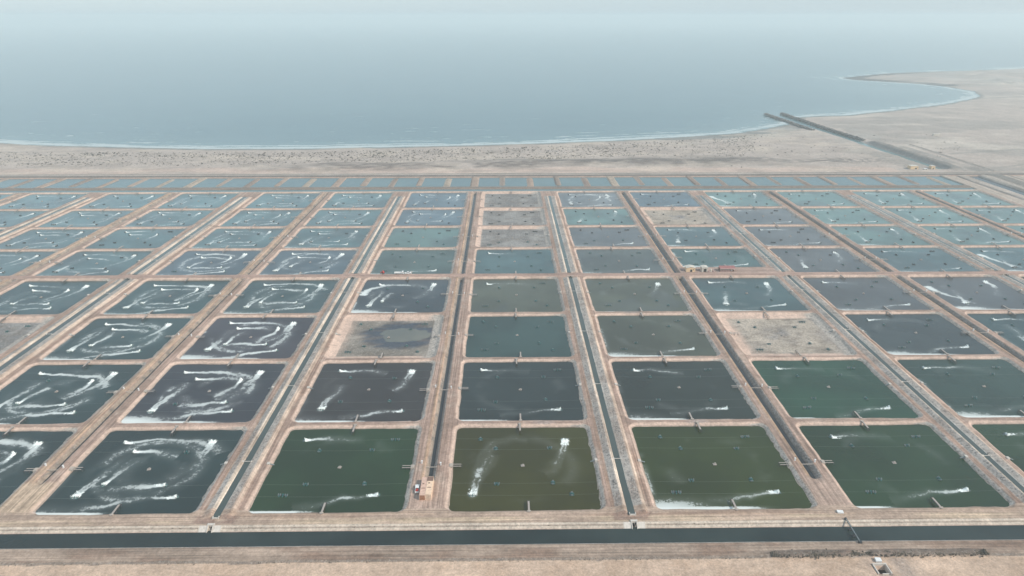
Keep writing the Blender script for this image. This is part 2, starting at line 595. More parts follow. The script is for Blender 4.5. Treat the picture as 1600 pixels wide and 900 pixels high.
# canals
for kind, a, b, c, k in GAPS:
    w = (b - a) / 22.3
    s = (X - c + 0.1) / w
    act = np.maximum(band(Y, 224.3, 494.6, 1.2), band(Y, 506.2, 752 + 0 * Y, 1.2))
    if kind == 'canal':
        prof = np.interp(s + wob * .25, [-7, -5.9, -3.0, -2.4, -1.35, -.9, .9, 1.35, 5.0, 5.7, 7.0, 8], [1.2, 1.2, 2.35, 2.35, 1.5, 1.0, 1.0, 1.5, 2.35, 2.35, 1.2, 1.2])
        H[:] = np.where(np.abs(s) < 7.2, H * (1 - act) + (prof + .25 * wob2 * band(np.abs(s), 2.2, 5.6, 1)) * act, H)
        rough_strip = np.maximum(band(s, -5.9, -2.9), band(s, 1.9, 5.0)) * act
        paint(rough_strip, (.40, .36, .335), 1.0, 0.0)  # left-facing slopes: rough clods, with their shade greyed into the colour
        paint(band(s, -3.0, -1.25) * act, (.60, .50, .42), 0.1)
        paint(band(s, 1.2, 1.9) * act, (.58, .54, .50), 0.15)
        paint(band(s, 4.9, 6.9) * act, (.58, .45, .37), 0.05)  # right-facing outer slope painted paler to look sunlit
        paint(band(s, -7.4, -5.9) * act * (wob > -.1), (.36, .24, .185), .2)
        paint(band(s, 7.0, 9.3) * act * sstep(-.15, .2, fbm(X, Y, 22, 4) - .5), (.36, .235, .18), .15)
    else:
        act = np.maximum(band(Y, 246.5, 496.6, 1.2), band(Y, 504.2, 773, 1.2))
        wide = 1.35 if k in (4, 6, 8) else 1.0
        d = np.abs(s + wob * .12) / wide
        prof = np.interp(d, [.55, 1.0, 2.5, 3.0], [-1.2, -.7, 1.15, 1.2])
        H[:] = np.where(d < 3, H * (1 - act) + prof * act, H)
        side = s / wide
        paint(band(side, -2.6, 2.6) * act, (.20, .175, .16), .6, 0.0)
        paint(band(side, -2.6, -1.2) * act * (wob2 > -.1), (.34, .27, .22), .3)
        paint(band(side, 1.3, 2.9) * act * (wob2 > -.2), (.27, .24, .22), .9)  # left-facing ditch side: rough, with its shade greyed into the soil
        H += .35 * band(s, -4.4, -2.9, .8) * act
        paint(band(s, -4.7, -3.0, .8) * act, (.50, .335, .235), .1)
        if k in (-2, 0):
            H += .3 * band(s, -7.0, -4.4, 1) * act
            paint(band(s, -7.2, -4.2, .8) * act * .7, (.50, .355, .25), .1)
# pond basins
def c_far(r):
    return r > 5


FLOOR = -1.35
for r in range(1, 9):
    y0, y1 = ROWS[r]
    for cc in ckeys:
        a, b = COLS[cc]
        y0, y1 = ylim(r, cc)
        j0, j1 = np.searchsorted(GY, y0 - 4), np.searchsorted(GY, y1 + 4)
        i0, i1 = np.searchsorted(GX, a - 4), np.searchsorted(GX, b + 4)
        sl = (slice(j0, j1), slice(i0, i1))
        x, y = X[sl], Y[sl]
        rad = 2.8
        px_, py_ = x - (a + b) / 2, y - (y0 + y1) / 2
        qx, qy = np.abs(px_) - ((b - a) / 2 - rad), np.abs(py_) - ((y1 - y0) / 2 - rad)
        d = np.hypot(np.maximum(qx, 0), np.maximum(qy, 0)) + np.minimum(np.maximum(qx, qy), 0) - rad
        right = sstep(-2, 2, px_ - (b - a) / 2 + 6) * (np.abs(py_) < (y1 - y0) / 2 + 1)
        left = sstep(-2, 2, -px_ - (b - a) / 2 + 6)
        d = d + wob[sl] * .55 + wob2[sl] * (.12 + .30 * right) + (fbm(x, y, 17, 303) - .5) * 1.2
        kind = dry((r, cc))
        floor = -1.3 if not kind else -1.15 + .12 * (fbm(x, y, 7, 8) - .5)
        prof = np.interp(d, [-4.2, 0.0, 1.75, 2.2], [FLOOR, 0, 1.12, 1.2])
        bench = np.interp(d, [-6.5, -5.4, -2.2, 0.0, 1.75, 2.2], [0, -1.15, -.9, 0.0, 1.12, 1.2]) if kind else prof
        if kind:
            prof = np.interp(d, [-6.3, -5.2, -1.0, 0.0, 1.75, 2.2], [-1.15, -1.05, -.25, 0.0, 1.12, 1.2])
            if kind != 'puddle' and c_far(r):
                prof = np.interp(d, [-3.0, 0.0, 1.75, 2.2], [-1.05, 0.0, 1.12, 1.2])
            prof = np.where(d < -5.0, np.minimum(prof, floor), prof)
        h = H[sl]
        m = d < 2.2
        h[m] = np.minimum(h[m] + 0.0, prof[m] + .06 * wob2[sl][m])
        H[sl] = h
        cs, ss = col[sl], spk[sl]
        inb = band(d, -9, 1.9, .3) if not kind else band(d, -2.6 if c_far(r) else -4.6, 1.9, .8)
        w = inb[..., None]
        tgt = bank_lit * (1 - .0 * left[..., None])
        tgt = tgt * (1 - right[..., None]) + shaded_salt * right[..., None]
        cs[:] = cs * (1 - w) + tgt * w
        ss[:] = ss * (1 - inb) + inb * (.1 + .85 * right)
        e = band(d, -.2, .45, .3) * (.75 if not kind else 0)      # wet line and salt line at the water
        near = sstep(-1, 1, -py_ - (y1 - y0) / 2 + 1.6)
        cs[:] = cs * (1 - (e * (1 - near))[..., None]) + np.array((.20, .165, .14)) * (e * (1 - near))[..., None]
        cs[:] = cs * (1 - (e * near * .8)[..., None]) + np.array((.50, .48, .46)) * (e * near * .8)[..., None]
        trk[sl] = np.where(d < 1.7, 0, trk[sl])
        if kind:
            fl = np.clip(((-2.2 if c_far(r) else -4.2) - d) / 1.0, 0, 1)
            big = fbm(x, y, 14, 5)
            base = {'sand': (.37, .315, .265), 'grey': (.175, .17, .172), 'puddle': (.195, .178, .158)}[kind]
            lite = {'sand': (.455, .39, .33), 'grey': (.27, .262, .26), 'puddle': (.30, .265, .235)}[kind]
            t = sstep(.42, .62, big)[..., None]
            fc = np.array(base) * (1 - t) + np.array(lite) * t
            if kind == 'sand':
                blue = (np.exp(-((px_ / 9) ** 2 + ((py_ - 2) / 9) ** 2)) * sstep(.3, .6, fbm(x, y, 5, 6)))[..., None]
                fc = fc * (1 - blue) + np.array((.16, .165, .19)) * blue
                rim = sstep(16, 30, np.abs(px_) + 0 * py_)[..., None] * sstep(.45, .6, fbm(x, y, 9, 9))[..., None] * .6
                fc = fc * (1 - rim) + np.array((.30, .27, .26)) * rim
            if kind == 'puddle':
                blue = (1 - sstep(.90, 1.05, np.hypot((px_ - 8) / 27, (py_ - 3) / 20) + .5 * (fbm(x, y, 10, 6) - .5)))[..., None]
                fc = fc * (1 - blue) + np.array((.062, .080, .108)) * blue
                blue_m = blue[..., 0]
            cs[:] = cs * (1 - fl[..., None]) + fc * fl[..., None]
            rows_ = sstep(.56, .64, fbm(x * .45, y, 2.6, 66)) * (fbm(x, y, 16, 67) > .42)
            fc = fc * (1 - rows_[..., None] * .55) + np.array((.15, .12, .10)) * rows_[..., None] * .55
            cs[:] = cs * (1 - fl[..., None]) + fc * fl[..., None]
            ss[:] = ss * (1 - fl) + fl * (.75 if kind != 'puddle' else .6 * (1 - .85 * blue_m))
            for ox, oy in ((-21.3, 20.5), (21.3, 20.5), (-21.3, -20.5), (21.3, -20.5), (-13, 12.6), (13, 12.6), (-13, -12.6), (13, -12.6)):
                bl = np.exp(-(((px_ - ox) / 2.0) ** 2 + ((py_ - oy) / 1.6) ** 2))[..., None]
                cs[:] = cs * (1 - bl * .7) + np.array((.075, .08, .075)) * bl * .7
# damp and driven-over stains on the dikes
stain = sstep(.52, .66, fbm(X, Y, 13, 301)) * (H > 1.05) * (Y > 221) * (Y < 776) * (X < 556)
paint(stain * .45, (.255, .175, .14), None)
stain = sstep(.58, .68, fbm(X, Y, 5, 302)) * (H > 1.05) * (Y > 221) * (Y < 776) * (X < 556)
paint(stain * .30, (.50, .41, .35), None)
# cross road on its own low embankment
m = band(Y, ROAD_Y[0] - .8, ROAD_Y[1] + .8, 1.2)
m = m * band(X, -1400, 556)
H[:] = np.where(m > 0, np.maximum(H, H * (1 - m) + 1.65 * m), H)
paint(band(Y, ROAD_Y[0] - .3, ROAD_Y[1] + .5) * band(X, -1400, 556), (.375, .255, .215), .05, 1.0)
m = band(X, 139, 217, 3) * band(Y, 502, 517.2, 2)
H[:] = np.where(m > .5, 1.45 + .08 * wob, H)
paint(m, (.385, .275, .235), .1, 1.0)
# bank breaks: mud patches where dikes were repaired
for (px0, px1, yy, cc_) in ((14, 24, 292.4, (.36, .29, .27)), (93, 100, 292.4, (.38, .31, .29)), (84, 92, 428, (.35, .28, .26))):
    paint(band(X, px0, px1, 1) * band(Y, yy - 1.5, yy + 1.2, .5) * .7, cc_, .5)
# main canal along the front
prof = np.interp(Y + wob * .18, [199.2, 200.2, 207.2, 208.9, 210.6, 215.2, 216.9, 219.0, 219.8, 222], [1.0, 1.35, 1.35, 0, -1.3, -1.3, 0, 1.35, 1.3, 1.2])
H[:] = np.where((Y > 199.6) & (Y < 222), prof, H)
paint(band(Y, 219, 228.5), (.41, .305, .245), .05, 1.0)
paint(band(Y, 219.6, 223) * sstep(.35, .6, fbm(X, Y * 6, 26, 14)), (.52, .40, .30), .05, 1.0)
paint(band(Y, 223, 227) * sstep(.5, .62, fbm(X, Y * 6, 30, 15)) * .7, (.36, .25, .19), .05, 1.0)
paint(band(Y + wob * .3, 217.2, 219.4), (.55, .47, .40), .35, 0.0)
paint(band(Y + wob * .4, 218.0, 218.5, .2) * .8, (.24, .18, .15), .5, 0.0)
paint(band(Y + wob * .5, 207.6, 209.3), (.50, .48, .455), .5, 0.0)
paint(band(Y, 199.4, 207.5), (.345, .262, .212), .12, 1.0)
brown = sstep(.46, .62, fbm(X, Y * 3, 34, 16)) * band(Y, 200, 207)
paint(brown * .8, (.225, .15, .115), .12, 1.0)
dk = band(Y + wob * 1.3, 198.6, 200.2, .5)
paint(dk * .8, (.20, .165, .14), .6, 0)
# rough sand in the foreground with a scrub-covered berm to the right
fg = Y < 199.2
H[:] = np.where(fg, 1.0 + .22 * (fbm(X, Y, 5, 31) - .5) + .3 * (fbm(X, Y, 25, 32) - .5), H)
paint((Y + wob * .8 < 199.0) * 1.0, (.52, .385, .30), .12, 0.0)
paint((Y < 198.5) * sstep(.52, .66, fbm(X, Y, 8, 33)) * .55, (.44, .31, .23), .1, 0.0)
for k_ in range(7):          # curved tyre ruts across the foreground sand
    x0_ = -190 + 62 * k_
    yy_ = 195.5 - 7.0 * np.abs(np.sin((X - x0_) / 34.0)) + 1.5 * k_ % 3
    for o_ in (-.8, .8):
        paint(np.exp(-((Y - yy_ - o_) / .35) ** 2) * (Y < 198.6) * .45 * (X > x0_) * (X < x0_ + 75), (.36, .265, .21))
berm = band(X, 100, 181, 8) * band(Y + wob * 1.0, 199.0, 202.4, 1.2) * (1 - .85 * band(X, 131, 137.5, 2))
H += .9 * berm * (.6 + .8 * fbm(X, Y, 3, 34))
paint(berm, (.16, .125, .105), .35, 0)
spill = sstep(.42, .55, fbm(X, Y, 5, 35)) * np.exp(-((X - 137.5 + (207 - Y) * .2) / (2.5 + (207.6 - Y) * .9)) ** 2) * band(Y, 199.5, 207.3, .5)
paint(spill * .85, (.25, .165, .13), .2, 1.0)
paint(band(X, 143.5, 150, 3) * (Y < 198.8) * .7, (.34, .27, .235), .6, 0)
paint(band(X, 133, 141, .6) * (Y < 199.5) * .6, (.44, .33, .27), .2, 0)
H[:] = np.where((X > 135.7) & (X < 141.2) & (Y > 190.2) & (Y < 195.2), -1.0, H)      # hole of the culvert box
# sluice throats through the canal bank
for xc in (-117.2, 51.7):
    thr = (np.abs(X - xc) < 0.9) & (Y > 216.5) & (Y < 219.4)
    H[:] = np.where(thr, -.8, H)
    apron = band(np.abs(X - xc), 1.0, 4.6, .3) * band(Y, 216.8, 219.3, .3)
    paint(apron, (.60, .52, .44), .05, 0)
    scar = band(X, xc - 8, xc + 9, 2) * band(Y + wob, 220.4, 225.2, .8) * sstep(.3, .5, fbm(X, Y, 4, 36))
    paint(scar * .85, (.28, .185, .15), .3)
# sandy turning places at the ends of the drains
for xd in (-202.4, -33, 137):
    t_ = band(X, xd - 7, xd + 7, 2) * band(Y, 228, 247.5, 1.5)
    paint(t_ * (.9 if xd < -100 else .5), (.53, .40, .30) if xd < -100 else (.46, .345, .29), .05)
# supply canal along the far side and the strip of small basins
prof = np.interp(Y + wob * .2, [774.6, 776.4, 778.2, 780.2, 781.5, 788, 790.4, 793, 798.4, 800.4], [0, 1.2, 1.2, .3, -.3, -.3, .3, 1.5, 1.5, 1.2])
inx = (X < 562) & (X > -1400)
H[:] = np.where((Y > 776.4) & (Y < 800.4) & inx, prof, H)
paint(band(Y, 790.2, 799.6) * inx, (.20, .155, .13), .5, 1.0)
paint(band(Y, 776.6, 780.0) * inx, (.53, .43, .36), .1, 1.0)
strip = (Y >= 799) & (Y <= 857) & inx
near_s = 800.6 + 0 * Y
far_s = 855.0
d_s = np.maximum(near_s - Y, Y - far_s)
for k in range(-22, 19):
    xk = float(np.interp(k, KX, XX)) if k <= 17 else 562
    if k < -20: xk = -727 + (k + 20) * 35
    km = k % 5
    lo, hi = (795, 860) if km == 0 or k >= 18 else ((810, 860) if km in (1, 3) else (795, 846))
    hw = 3.3 if km == 0 else 2.3
    dx = np.abs(X - xk) - hw
    dy = np.maximum(lo - Y, Y - hi)
    dd = -np.where((dx > 0) & (dy > 0), np.hypot(dx, dy), np.maximum(dx, dy))
    d_s = np.maximum(d_s, dd)
    tone = random.choice([(.32, .235, .19), (.22, .17, .145), (.25, .185, .155), (.35, .285, .23)])
    paint(band(dd, -1.8, 9, .8) * strip, tone, .45, 0)
    H[:] = np.where(strip & (dd > 0), H + .8 * (fbm(X, Y, 4, 50) - .35), H)
prof = np.interp(d_s + wob * .3, [-3.5, -1.6, 0, .5], [-1.0, 0.2, 1.3, 1.4])
H[:] = np.where(strip & (d_s < .5), np.minimum(H, prof), H)
paint(strip * band(d_s, -30, -1.7, .3), (.3, .27, .24), .1)
# far embankment: bank, road, side ditch
prof = np.interp(Y, [856.5, 859, 861, 862.5, 868.5, 869.5, 870.6, 871.8, 874, 876], [1.3, 2.2, 2.2, 1.7, 1.7, 1.2, .7, 1.2, 1.3, 1.3])
H[:] = np.where(Y > 856.5, prof, H)
paint(band(Y, 855, 861.5), (.15, .13, .12), .5, 1.0)
paint(band(Y, 861.8, 868.6), (.44, .38, .34), .05, 1.0)
paint(band(Y, 868.3, 874.0), (.12, .105, .10), .4, 1.0)
paint(band(Y, 873.0, 890), (.45, .37, .32), .1, 0.0)
# east side: ditches, spoil ridge and track running north-south
east = (X > 556)
H[:] = np.where(east & (Y > 199.2) & (Y < 856), 1.3 + .15 * (fbm(X, Y, 8, 60) - .5), H)
paint(east * (Y > 199.2) * (Y < 850) * 1.0, (.44, .37, .32), .15, 0.5)


def ns(a, b, z, c, s=.3, e=1.2, hump=True):
    w = band(X, a, b, e) * (Y > 226) * (Y < 853)
    H[:] = H * (1 - w) + z * w
    paint(w, c, s)


ns(573.5, 577, .2, (.17, .155, .16), .3)
ns(577.5, 588, 1.5, (.42, .36, .32), .3)
ns(589, 604, -.5, (.30, .29, .28), .2, 2)
ns(606, 613, 2.4, (.40, .35, .31), .4, 3)
ns(615, 632, 3.6, (.20, .18, .165), .8, 6)
ns(633, 640, 1.4, (.45, .38, .33), .1)
ns(640.5, 643.5, 2.0, (.24, .21, .19), .2)
# floors under the canals stay below their water; outermost borders level
H += np.clip(spk - .3, 0, 1) * (rng.random(shape) - .5) * .42
H[-1, :] = 1.3
ground_mat = ground_material()
edgef = (np.abs(X - 72) > 900)
g = grid_object('ground', X, Y, H, ground_mat, {'soil': col, 'speckle': spk, 'tracks': trk})
tag(g, kind='structure')
# near desert behind and beside the camera
nx_ = np.array([-24000, -9000, -4000, -2200, -1400, 1000, 2200, 4000, 9000, 24000.])
ny_ = np.array([-24000, -9000, -3000, -1000, -300, -50, 60, 100.])
X2, Y2 = np.meshgrid(nx_, ny_)
o = grid_object('desert_ground', X2, Y2, np.full(X2.shape, .99), ground_mat, {'soil': np.full(X2.shape + (3,), 1.0) * np.array((.555, .42, .34)), 'speckle': np.full(X2.shape, .1), 'tracks': np.zeros(X2.shape)})
tag(o, kind='structure')
for nm, xr in (('desert_ground', [-24000, -9000, -4000, -2200, -1400.]), ('desert_ground', [1000, 2200, 4000, 9000, 24000.])):
    X2, Y2 = np.meshgrid(np.array(xr), np.array([100, 200, 300, 500, 700, 876.]))
    o = grid_object(nm, X2, Y2, np.full(X2.shape, 1.2), ground_mat, {'soil': np.full(X2.shape + (3,), 1.0) * np.array((.46, .38, .33)), 'speckle': np.full(X2.shape, .1), 'tracks': np.zeros(X2.shape)})
    tag(o, kind='structure')

# ------------------------------------------------------------------ coast, beach and sea
SEA_Z = -1.5
cpx = [(0, 223), (50, 226), (100, 228), (180, 230), (330, 233), (500, 232), (600, 230), (700, 228), (850, 224), (950, 220), (1050, 215), (1150, 208), (1200, 200), (1232, 194),
       (1250, 183), (1290, 181), (1320, 180.5), (1400, 172), (1480, 162), (1515, 155), (1530, 150), (1520, 143), (1480, 136), (1440, 131.5), (1400, 129), (1330, 124.5), (1315, 122), (1345, 118.5), (1380, 115), (1420, 113), (1500, 110.5), (1600, 107.5)]
coast = [(-24000, 3000), (-6000, 2400), (-2600, 1700), (-1400, 1290)] + [at(px, py, SEA_Z) for px, py in cpx] + [(2900, 3000), (5200, 3900), (9000, 5600), (24000, 9000)]
land = coast + [(24000, -500), (-24000, -500)]


def poly_sdf(x, y, poly):
    """distance to the coast line, positive on land"""
    d = np.full(x.shape, 1e9)
    ins = np.zeros(x.shape, bool)
    n = len(poly)
    for i in range(n):
        ax, ay = poly[i]
        bx, by = poly[(i + 1) % n]
        if i < len(coast) - 1:
            ex, ey = bx - ax, by - ay
            t = np.clip(((x - ax) * ex + (y - ay) * ey) / (ex * ex + ey * ey), 0, 1)
            d = np.minimum(d, np.hypot(x - ax - t * ex, y - ay - t * ey))
        c = ((ay > y) != (by > y))
        with np.errstate(divide='ignore', invalid='ignore'):
            xi = (bx - ax) * (y - ay) / (by - ay + 1e-12) + ax
        ins ^= c & (x < xi)
    return np.where(ins, d, -d)


def grow(a, b, s0, k):
    o = [a]
    while o[-1] < b:
        o.append(min(o[-1] + s0, b))
        s0 *= k
    return o


cx_ = sorted(set([-v for v in grow(1250, 24000, 30, 1.35)] + list(np.arange(-1250, 480, 9.)) + list(np.arange(480, 700, 2.5)) + list(np.arange(700, 1900, 11.)) + grow(1900, 24000, 20, 1.25)))
cy_ = sorted(set(list(np.arange(876, 1110, 2.2)) + list(np.arange(1110, 1500, 5.)) + list(np.arange(1500, 2900, 11.)) + grow(2900, 9500, 20, 1.3)))
CX, CY = np.meshgrid(np.array(cx_, float), np.array(cy_, float))
sd = poly_sdf(CX, CY, land)
sd = sd + (fbm(CX, CY, 60, 70) - .5) * np.where(CX > 500, 10, 7)
shore_slope = np.where(CX < 560, 1.0, 1.0)
Hc = np.interp(sd, [-60, -8, 0, 25, 60, 90], [-3.5, -2.2, -1.52, -1.1, .2, 1.2])
# wide wet flat left of the groynes
flatw = np.exp(-((CX - 470) / 170) ** 2)
Hc = Hc - .9 * flatw * band(sd, 5, 70, 20) * (CX < 548)
lon = sd > 0
wedge = sstep(876, 900, CY)
Hc = np.where((sd > 2) & (CX > 200) & (CX < 546), np.maximum(Hc, -1.40), Hc)
Hc = np.where(lon, Hc + wedge * (.9 * (fbm(CX, CY, 30, 71, 5) - .5) + .5 * (fbm(CX, CY, 8, 72) - .5)) * sstep(15, 60, sd), Hc)
sand = np.array((.40, .338, .305))
ccol = np.zeros(CX.shape + (3,)) + sand
cspk = np.full(CX.shape, .12)


def cpaint(m, c, s=None):
    w = np.clip(m, 0, 1)[..., None]
    ccol[:] = ccol * (1 - w) + np.array(c) * w
    if s is not None:
        cspk[:] = cspk * (1 - w[..., 0]) + s * w[..., 0]


cpaint(sstep(.4, .6, fbm(CX, CY * 1.6, 160, 73)) * (CX > 600) * .8, (.29, .26, .24))
cpaint(sstep(.55, .7, fbm(CX * .4, CY, 60, 74)) * (CX > 600) * .7, (.50, .44, .39))
wetw = 14 + 52 * flatw * (CX < 548)
cpaint(1 - sstep(wetw * .7, wetw, sd), (.20, .20, .195), .0)
fl2 = sstep(.5, .6, fbm(CX * .35, CY, 14, 75)) * band(sd, 10, 75, 10) * flatw * (CX < 548)
cpaint(fl2 * .7, (.43, .40, .37), 0)
# berm of fresh sand beside the embankment, ploughed dark ridge behind it
pink = band(CY + (fbm(CX, CY, 80, 76) - .5) * 30, 876, 905, 10) * (CX < 520)
cpaint(pink, (.47, .365, .315), .05)
cpaint(sstep(.5, .62, fbm(CX * .5, CY, 26, 305)) * (CX < 560) * .5, (.50, .425, .36), .1)
cpaint(sstep(.55, .66, fbm(CX * .4, CY, 18, 306)) * (CX < 560) * .4, (.28, .23, .205), .3)
yr = CY - 932 - 16 * np.sin(CX / 190.) * 1.0 - (fbm(CX, CY, 70, 77) - .5) * 34
ridge = np.exp(-(yr / 24) ** 4) * sstep(-370, -200, CX) * (1 - sstep(330, 420, CX))
rip = .5 + .5 * np.sin(CX / 2.6 + 5 * fbm(CX, CY, 20, 78))
Hc = Hc + ridge * (1.2 + .5 * rip) * wedge
cpaint(ridge * (.30 + .70 * (fbm(CX, CY, 7, 79) > .48)) * sstep(.36, .5, fbm(CX * .6, CY, 40, 80)), (.13, .10, .088), .9)
yr2 = CY - 952 - (fbm(CX, CY, 90, 81) - .5) * 50
ridge2 = np.exp(-(yr2 / 18) ** 2) * sstep(-120, 100, CX) * (1 - sstep(500, 560, CX))
cpaint(ridge2 * (fbm(CX, CY, 5, 82) > .46) * .85, (.10, .085, .078), .8)
Hc = Hc + ridge2 * .8 * wedge
# intake channel between the groynes, with dark spoil along it
ich = np.interp(CY, [900, 1095, 1235, 1365, 1450], [584, 578, 576, 570, 562])
iw = np.interp(CY, [885, 900, 1090, 1110, 1240, 1450], [0, 7.5, 7.5, 6.5, 11, 14])
ind = np.abs(CX - ich) - iw
inx2 = (CY > 893) & (CY < 1470)
Hc = np.where(inx2 & (ind < 5), np.minimum(Hc, np.interp(ind, [-3, 0, 5], [-3, -1.5, 1.4])), Hc)
sp = band(CX, ich + 9, ich + 24, 5) * band(CY, 885, 1100, 15)
Hc = Hc + sp * 3.2 * (.6 + .6 * fbm(CX, CY, 8, 83))
cpaint(sp, (.19, .175, .165), .6)
sp = band(CX, ich + 32, ich + 46, 5) * band(CY, 930, 1060, 30)
Hc = Hc + sp * 2.0 * fbm(CX, CY, 8, 84)
cpaint(sp * .8, (.25, .23, .215), .6)
sp = band(CX + 20 * fbm(CX, CY, 30, 85), ich - 38, ich + 4, 8) * band(CY, 890, 1010, 20) * (ind > 1)
Hc = Hc + sp * 1.8 * fbm(CX, CY, 7, 86)
cpaint(sp * .75, (.29, .255, .23), .7)
cpaint(band(CX, ich - 70, ich - 12, 20) * band(CY, 1000, 1200, 40) * (fbm(CX, CY, 22, 87) > .5) * .5, (.33, .30, .27), .4)
cpaint(band(CX, ich + 6, ich + 60, 10) * band(CY, 1110, 1260, 30) * (fbm(CX, CY, 30, 88) > .42) * .6, (.33, .31, .29), .1)
# straight berm and tracks on the eastern desert
w = band(CX, 638, 643, 2) * band(CY, 874, 1075, 2)
Hc = Hc + w * 1.6
cpaint(w, (.25, .22, .20), .1)
w = band(CX, 618, 634, 5) * band(CY, 874, 905, 12)
cpaint(w, (.22, .195, .18), .6)
for k_, (x0, y0, x1, y1, w0) in enumerate([(660, 1000, 1900, 1180, 4), (600, 1290, 1100, 1420, 5), (1100, 1420, 1300, 1900, 6), (700, 1180, 1700, 1500, 3), (1450, 1700, 1500, 2100, 25), (660, 930, 900, 925, 3)]):
    ex, ey = x1 - x0, y1 - y0
    t = np.clip(((CX - x0) * ex + (CY - y0) * ey) / (ex * ex + ey * ey), 0, 1)
    dd = np.hypot(CX - x0 - t * ex, CY - y0 - t * ey - 30 * np.sin(t * 5 + k_))
    cpaint((1 - sstep(w0 * .5, w0 * 1.5, dd)) * .8, (.27, .245, .225))
# far cape: rock reef along its edges
cape = (CY > 2050) & (CX > 1000)
cpaint(cape * band(sd, -8, 55, 10) * (CX < 1620) * .95, (.06, .06, .065), .3)
cpaint(cape * sstep(.5, .65, fbm(CX * .5, CY, 80, 90)) * .5, (.36, .34, .32), .4)
Hc = Hc + cape * band(sd, 60, 900, 60) * 9 * sstep(.5, .8, fbm(CX, CY, 160, 91))
Hc[0, :] = 1.3
cell = sd[:-1, :-1] > -70
o = grid_object('beach_ground', CX, CY, Hc, ground_mat, {'soil': ccol, 'speckle': cspk, 'tracks': np.zeros(CX.shape)}, keep=cell)
tag(o, kind='structure')

m, n, l, b = new_mat('sea_water')
tc = n.new('ShaderNodeTexCoord').outputs['Object']
turb = attr(n, 'turbid').outputs['Fac']
fo = attr(n, 'foam').outputs['Fac']
streak = noise_node(n, l, stretched(n, l, tc, .006, .05), 1.0, 7, .72)
base = mix_col(n, l, rng_node(n, l, streak, .38, .62), (.012, .072, .090), (.048, .118, .136))
base = mix_col(n, l, turb, base, (.14, .215, .212))
nn = noise_node(n, l, stretched(n, l, tc, .03, .22), 1.0, 6, .7)
d = math_node(n, l, 'SUBTRACT', math_node(n, l, 'MULTIPLY', fo, 1.1), rng_node(n, l, nn, .3, .7))
msk = rng_node(n, l, d, 0, .3, 0, .8, True)
base = mix_col(n, l, msk, base, (.52, .57, .57))
l.new(base, b.inputs['Base Color'])
b.inputs['IOR'].default_value = 1.33
l.new(rng_node(n, l, msk, 0, 1, .2, .9), b.inputs['Roughness'])
bp = n.new('ShaderNodeBump')
bp.inputs['Strength'].default_value = .16
bp.inputs['Distance'].default_value = 1.0
l.new(noise_node(n, l, stretched(n, l, tc, .10, .28), 1.0, 5, .6), bp.inputs['Height'])
l.new(bp.outputs['Normal'], b.inputs['Normal'])
sea_mat = m
sx_ = sorted(set([-v for v in grow(1250, 24000, 60, 1.4)] + list(np.arange(-1250, 1450, 12.)) + grow(1450, 24000, 40, 1.3)))
sy_ = sorted(set(list(np.arange(884, 1040, 26.)) + list(np.arange(1040, 1320, 2.5)) + list(np.arange(1320, 1520, 6.)) + list(np.arange(1520, 2300, 14.)) + grow(2300, 24000, 30, 1.25)))
SX, SY = np.meshgrid(np.array(sx_, float), np.array(sy_, float))
off = -poly_sdf(SX, SY, land) - (fbm(SX, SY, 60, 70) - .5) * np.where(SX > 500, 10, 7)
w1 = (fbm(SX, SY, 130, 92) - .5) * 22
foam = np.exp(-((off - 9 + w1 * .4) / 11) ** 2) * (.40 + .5 * fbm(SX, SY, 90, 93)) + .8 * np.exp(-((off - 26 + w1) / 3.5) ** 2) * sstep(.38, .6, fbm(SX, SY, 110, 94)) + .7 * np.exp(-((off - 52 + w1 * 1.5) / 3.5) ** 2) * sstep(.5, .7, fbm(SX, SY, 90, 95))
foam = foam + .38 * sstep(.64, .74, fbm(SX * .35, SY, 12, 96)) * (off < 420) + .5 * np.exp(-((off - 85 + w1 * 2) / 4) ** 2) * sstep(.5, .68, fbm(SX, SY, 80, 98)) + .30 * np.exp(-off / 40) * (off > 0)
turbid = np.exp(-np.maximum(off, 0) / 75) * .9
inch = (np.abs(SX - 573) < 16) & (SY < 1440)
turbid = np.where(inch, np.where(SY < 1120, 1.15, .5), turbid)
turbid = np.maximum(turbid, .55 * np.exp(-((SX - 1080) / 160) ** 2 - ((SY - 1960) / 170) ** 2) * (.5 + fbm(SX, SY, 120, 99)))
foam = np.where(inch | (SY < 1040), 0, foam)
SZ = np.full(SX.shape, SEA_Z)
keep = ((off > -140) | ((np.abs(SX - 575) < 40) & (SY < 1500)))[:-1, :-1]
o = grid_object('sea', SX, SY, SZ, sea_mat, {'turbid': turbid, 'foam': foam}, keep=keep)
tag(o, kind='structure')

# ------------------------------------------------------------------ pond water with foam
ORD = {1: 'front', 2: 'second', 3: 'third', 4: 'fourth', 5: 'fifth', 6: 'sixth', 7: 'seventh', 8: 'eighth'}
NTH = ['first', 'second', 'third', 'fourth', 'fifth', 'sixth', 'seventh', 'eighth', 'ninth']


def col_phrase(c):
    return f"{NTH[c - 3]} column right of containers" if c >= 3 else f"{NTH[2 - c]} column left of containers"


def where(r, c):
    return f"{ORD[r]} pond row, {col_phrase(c)}"


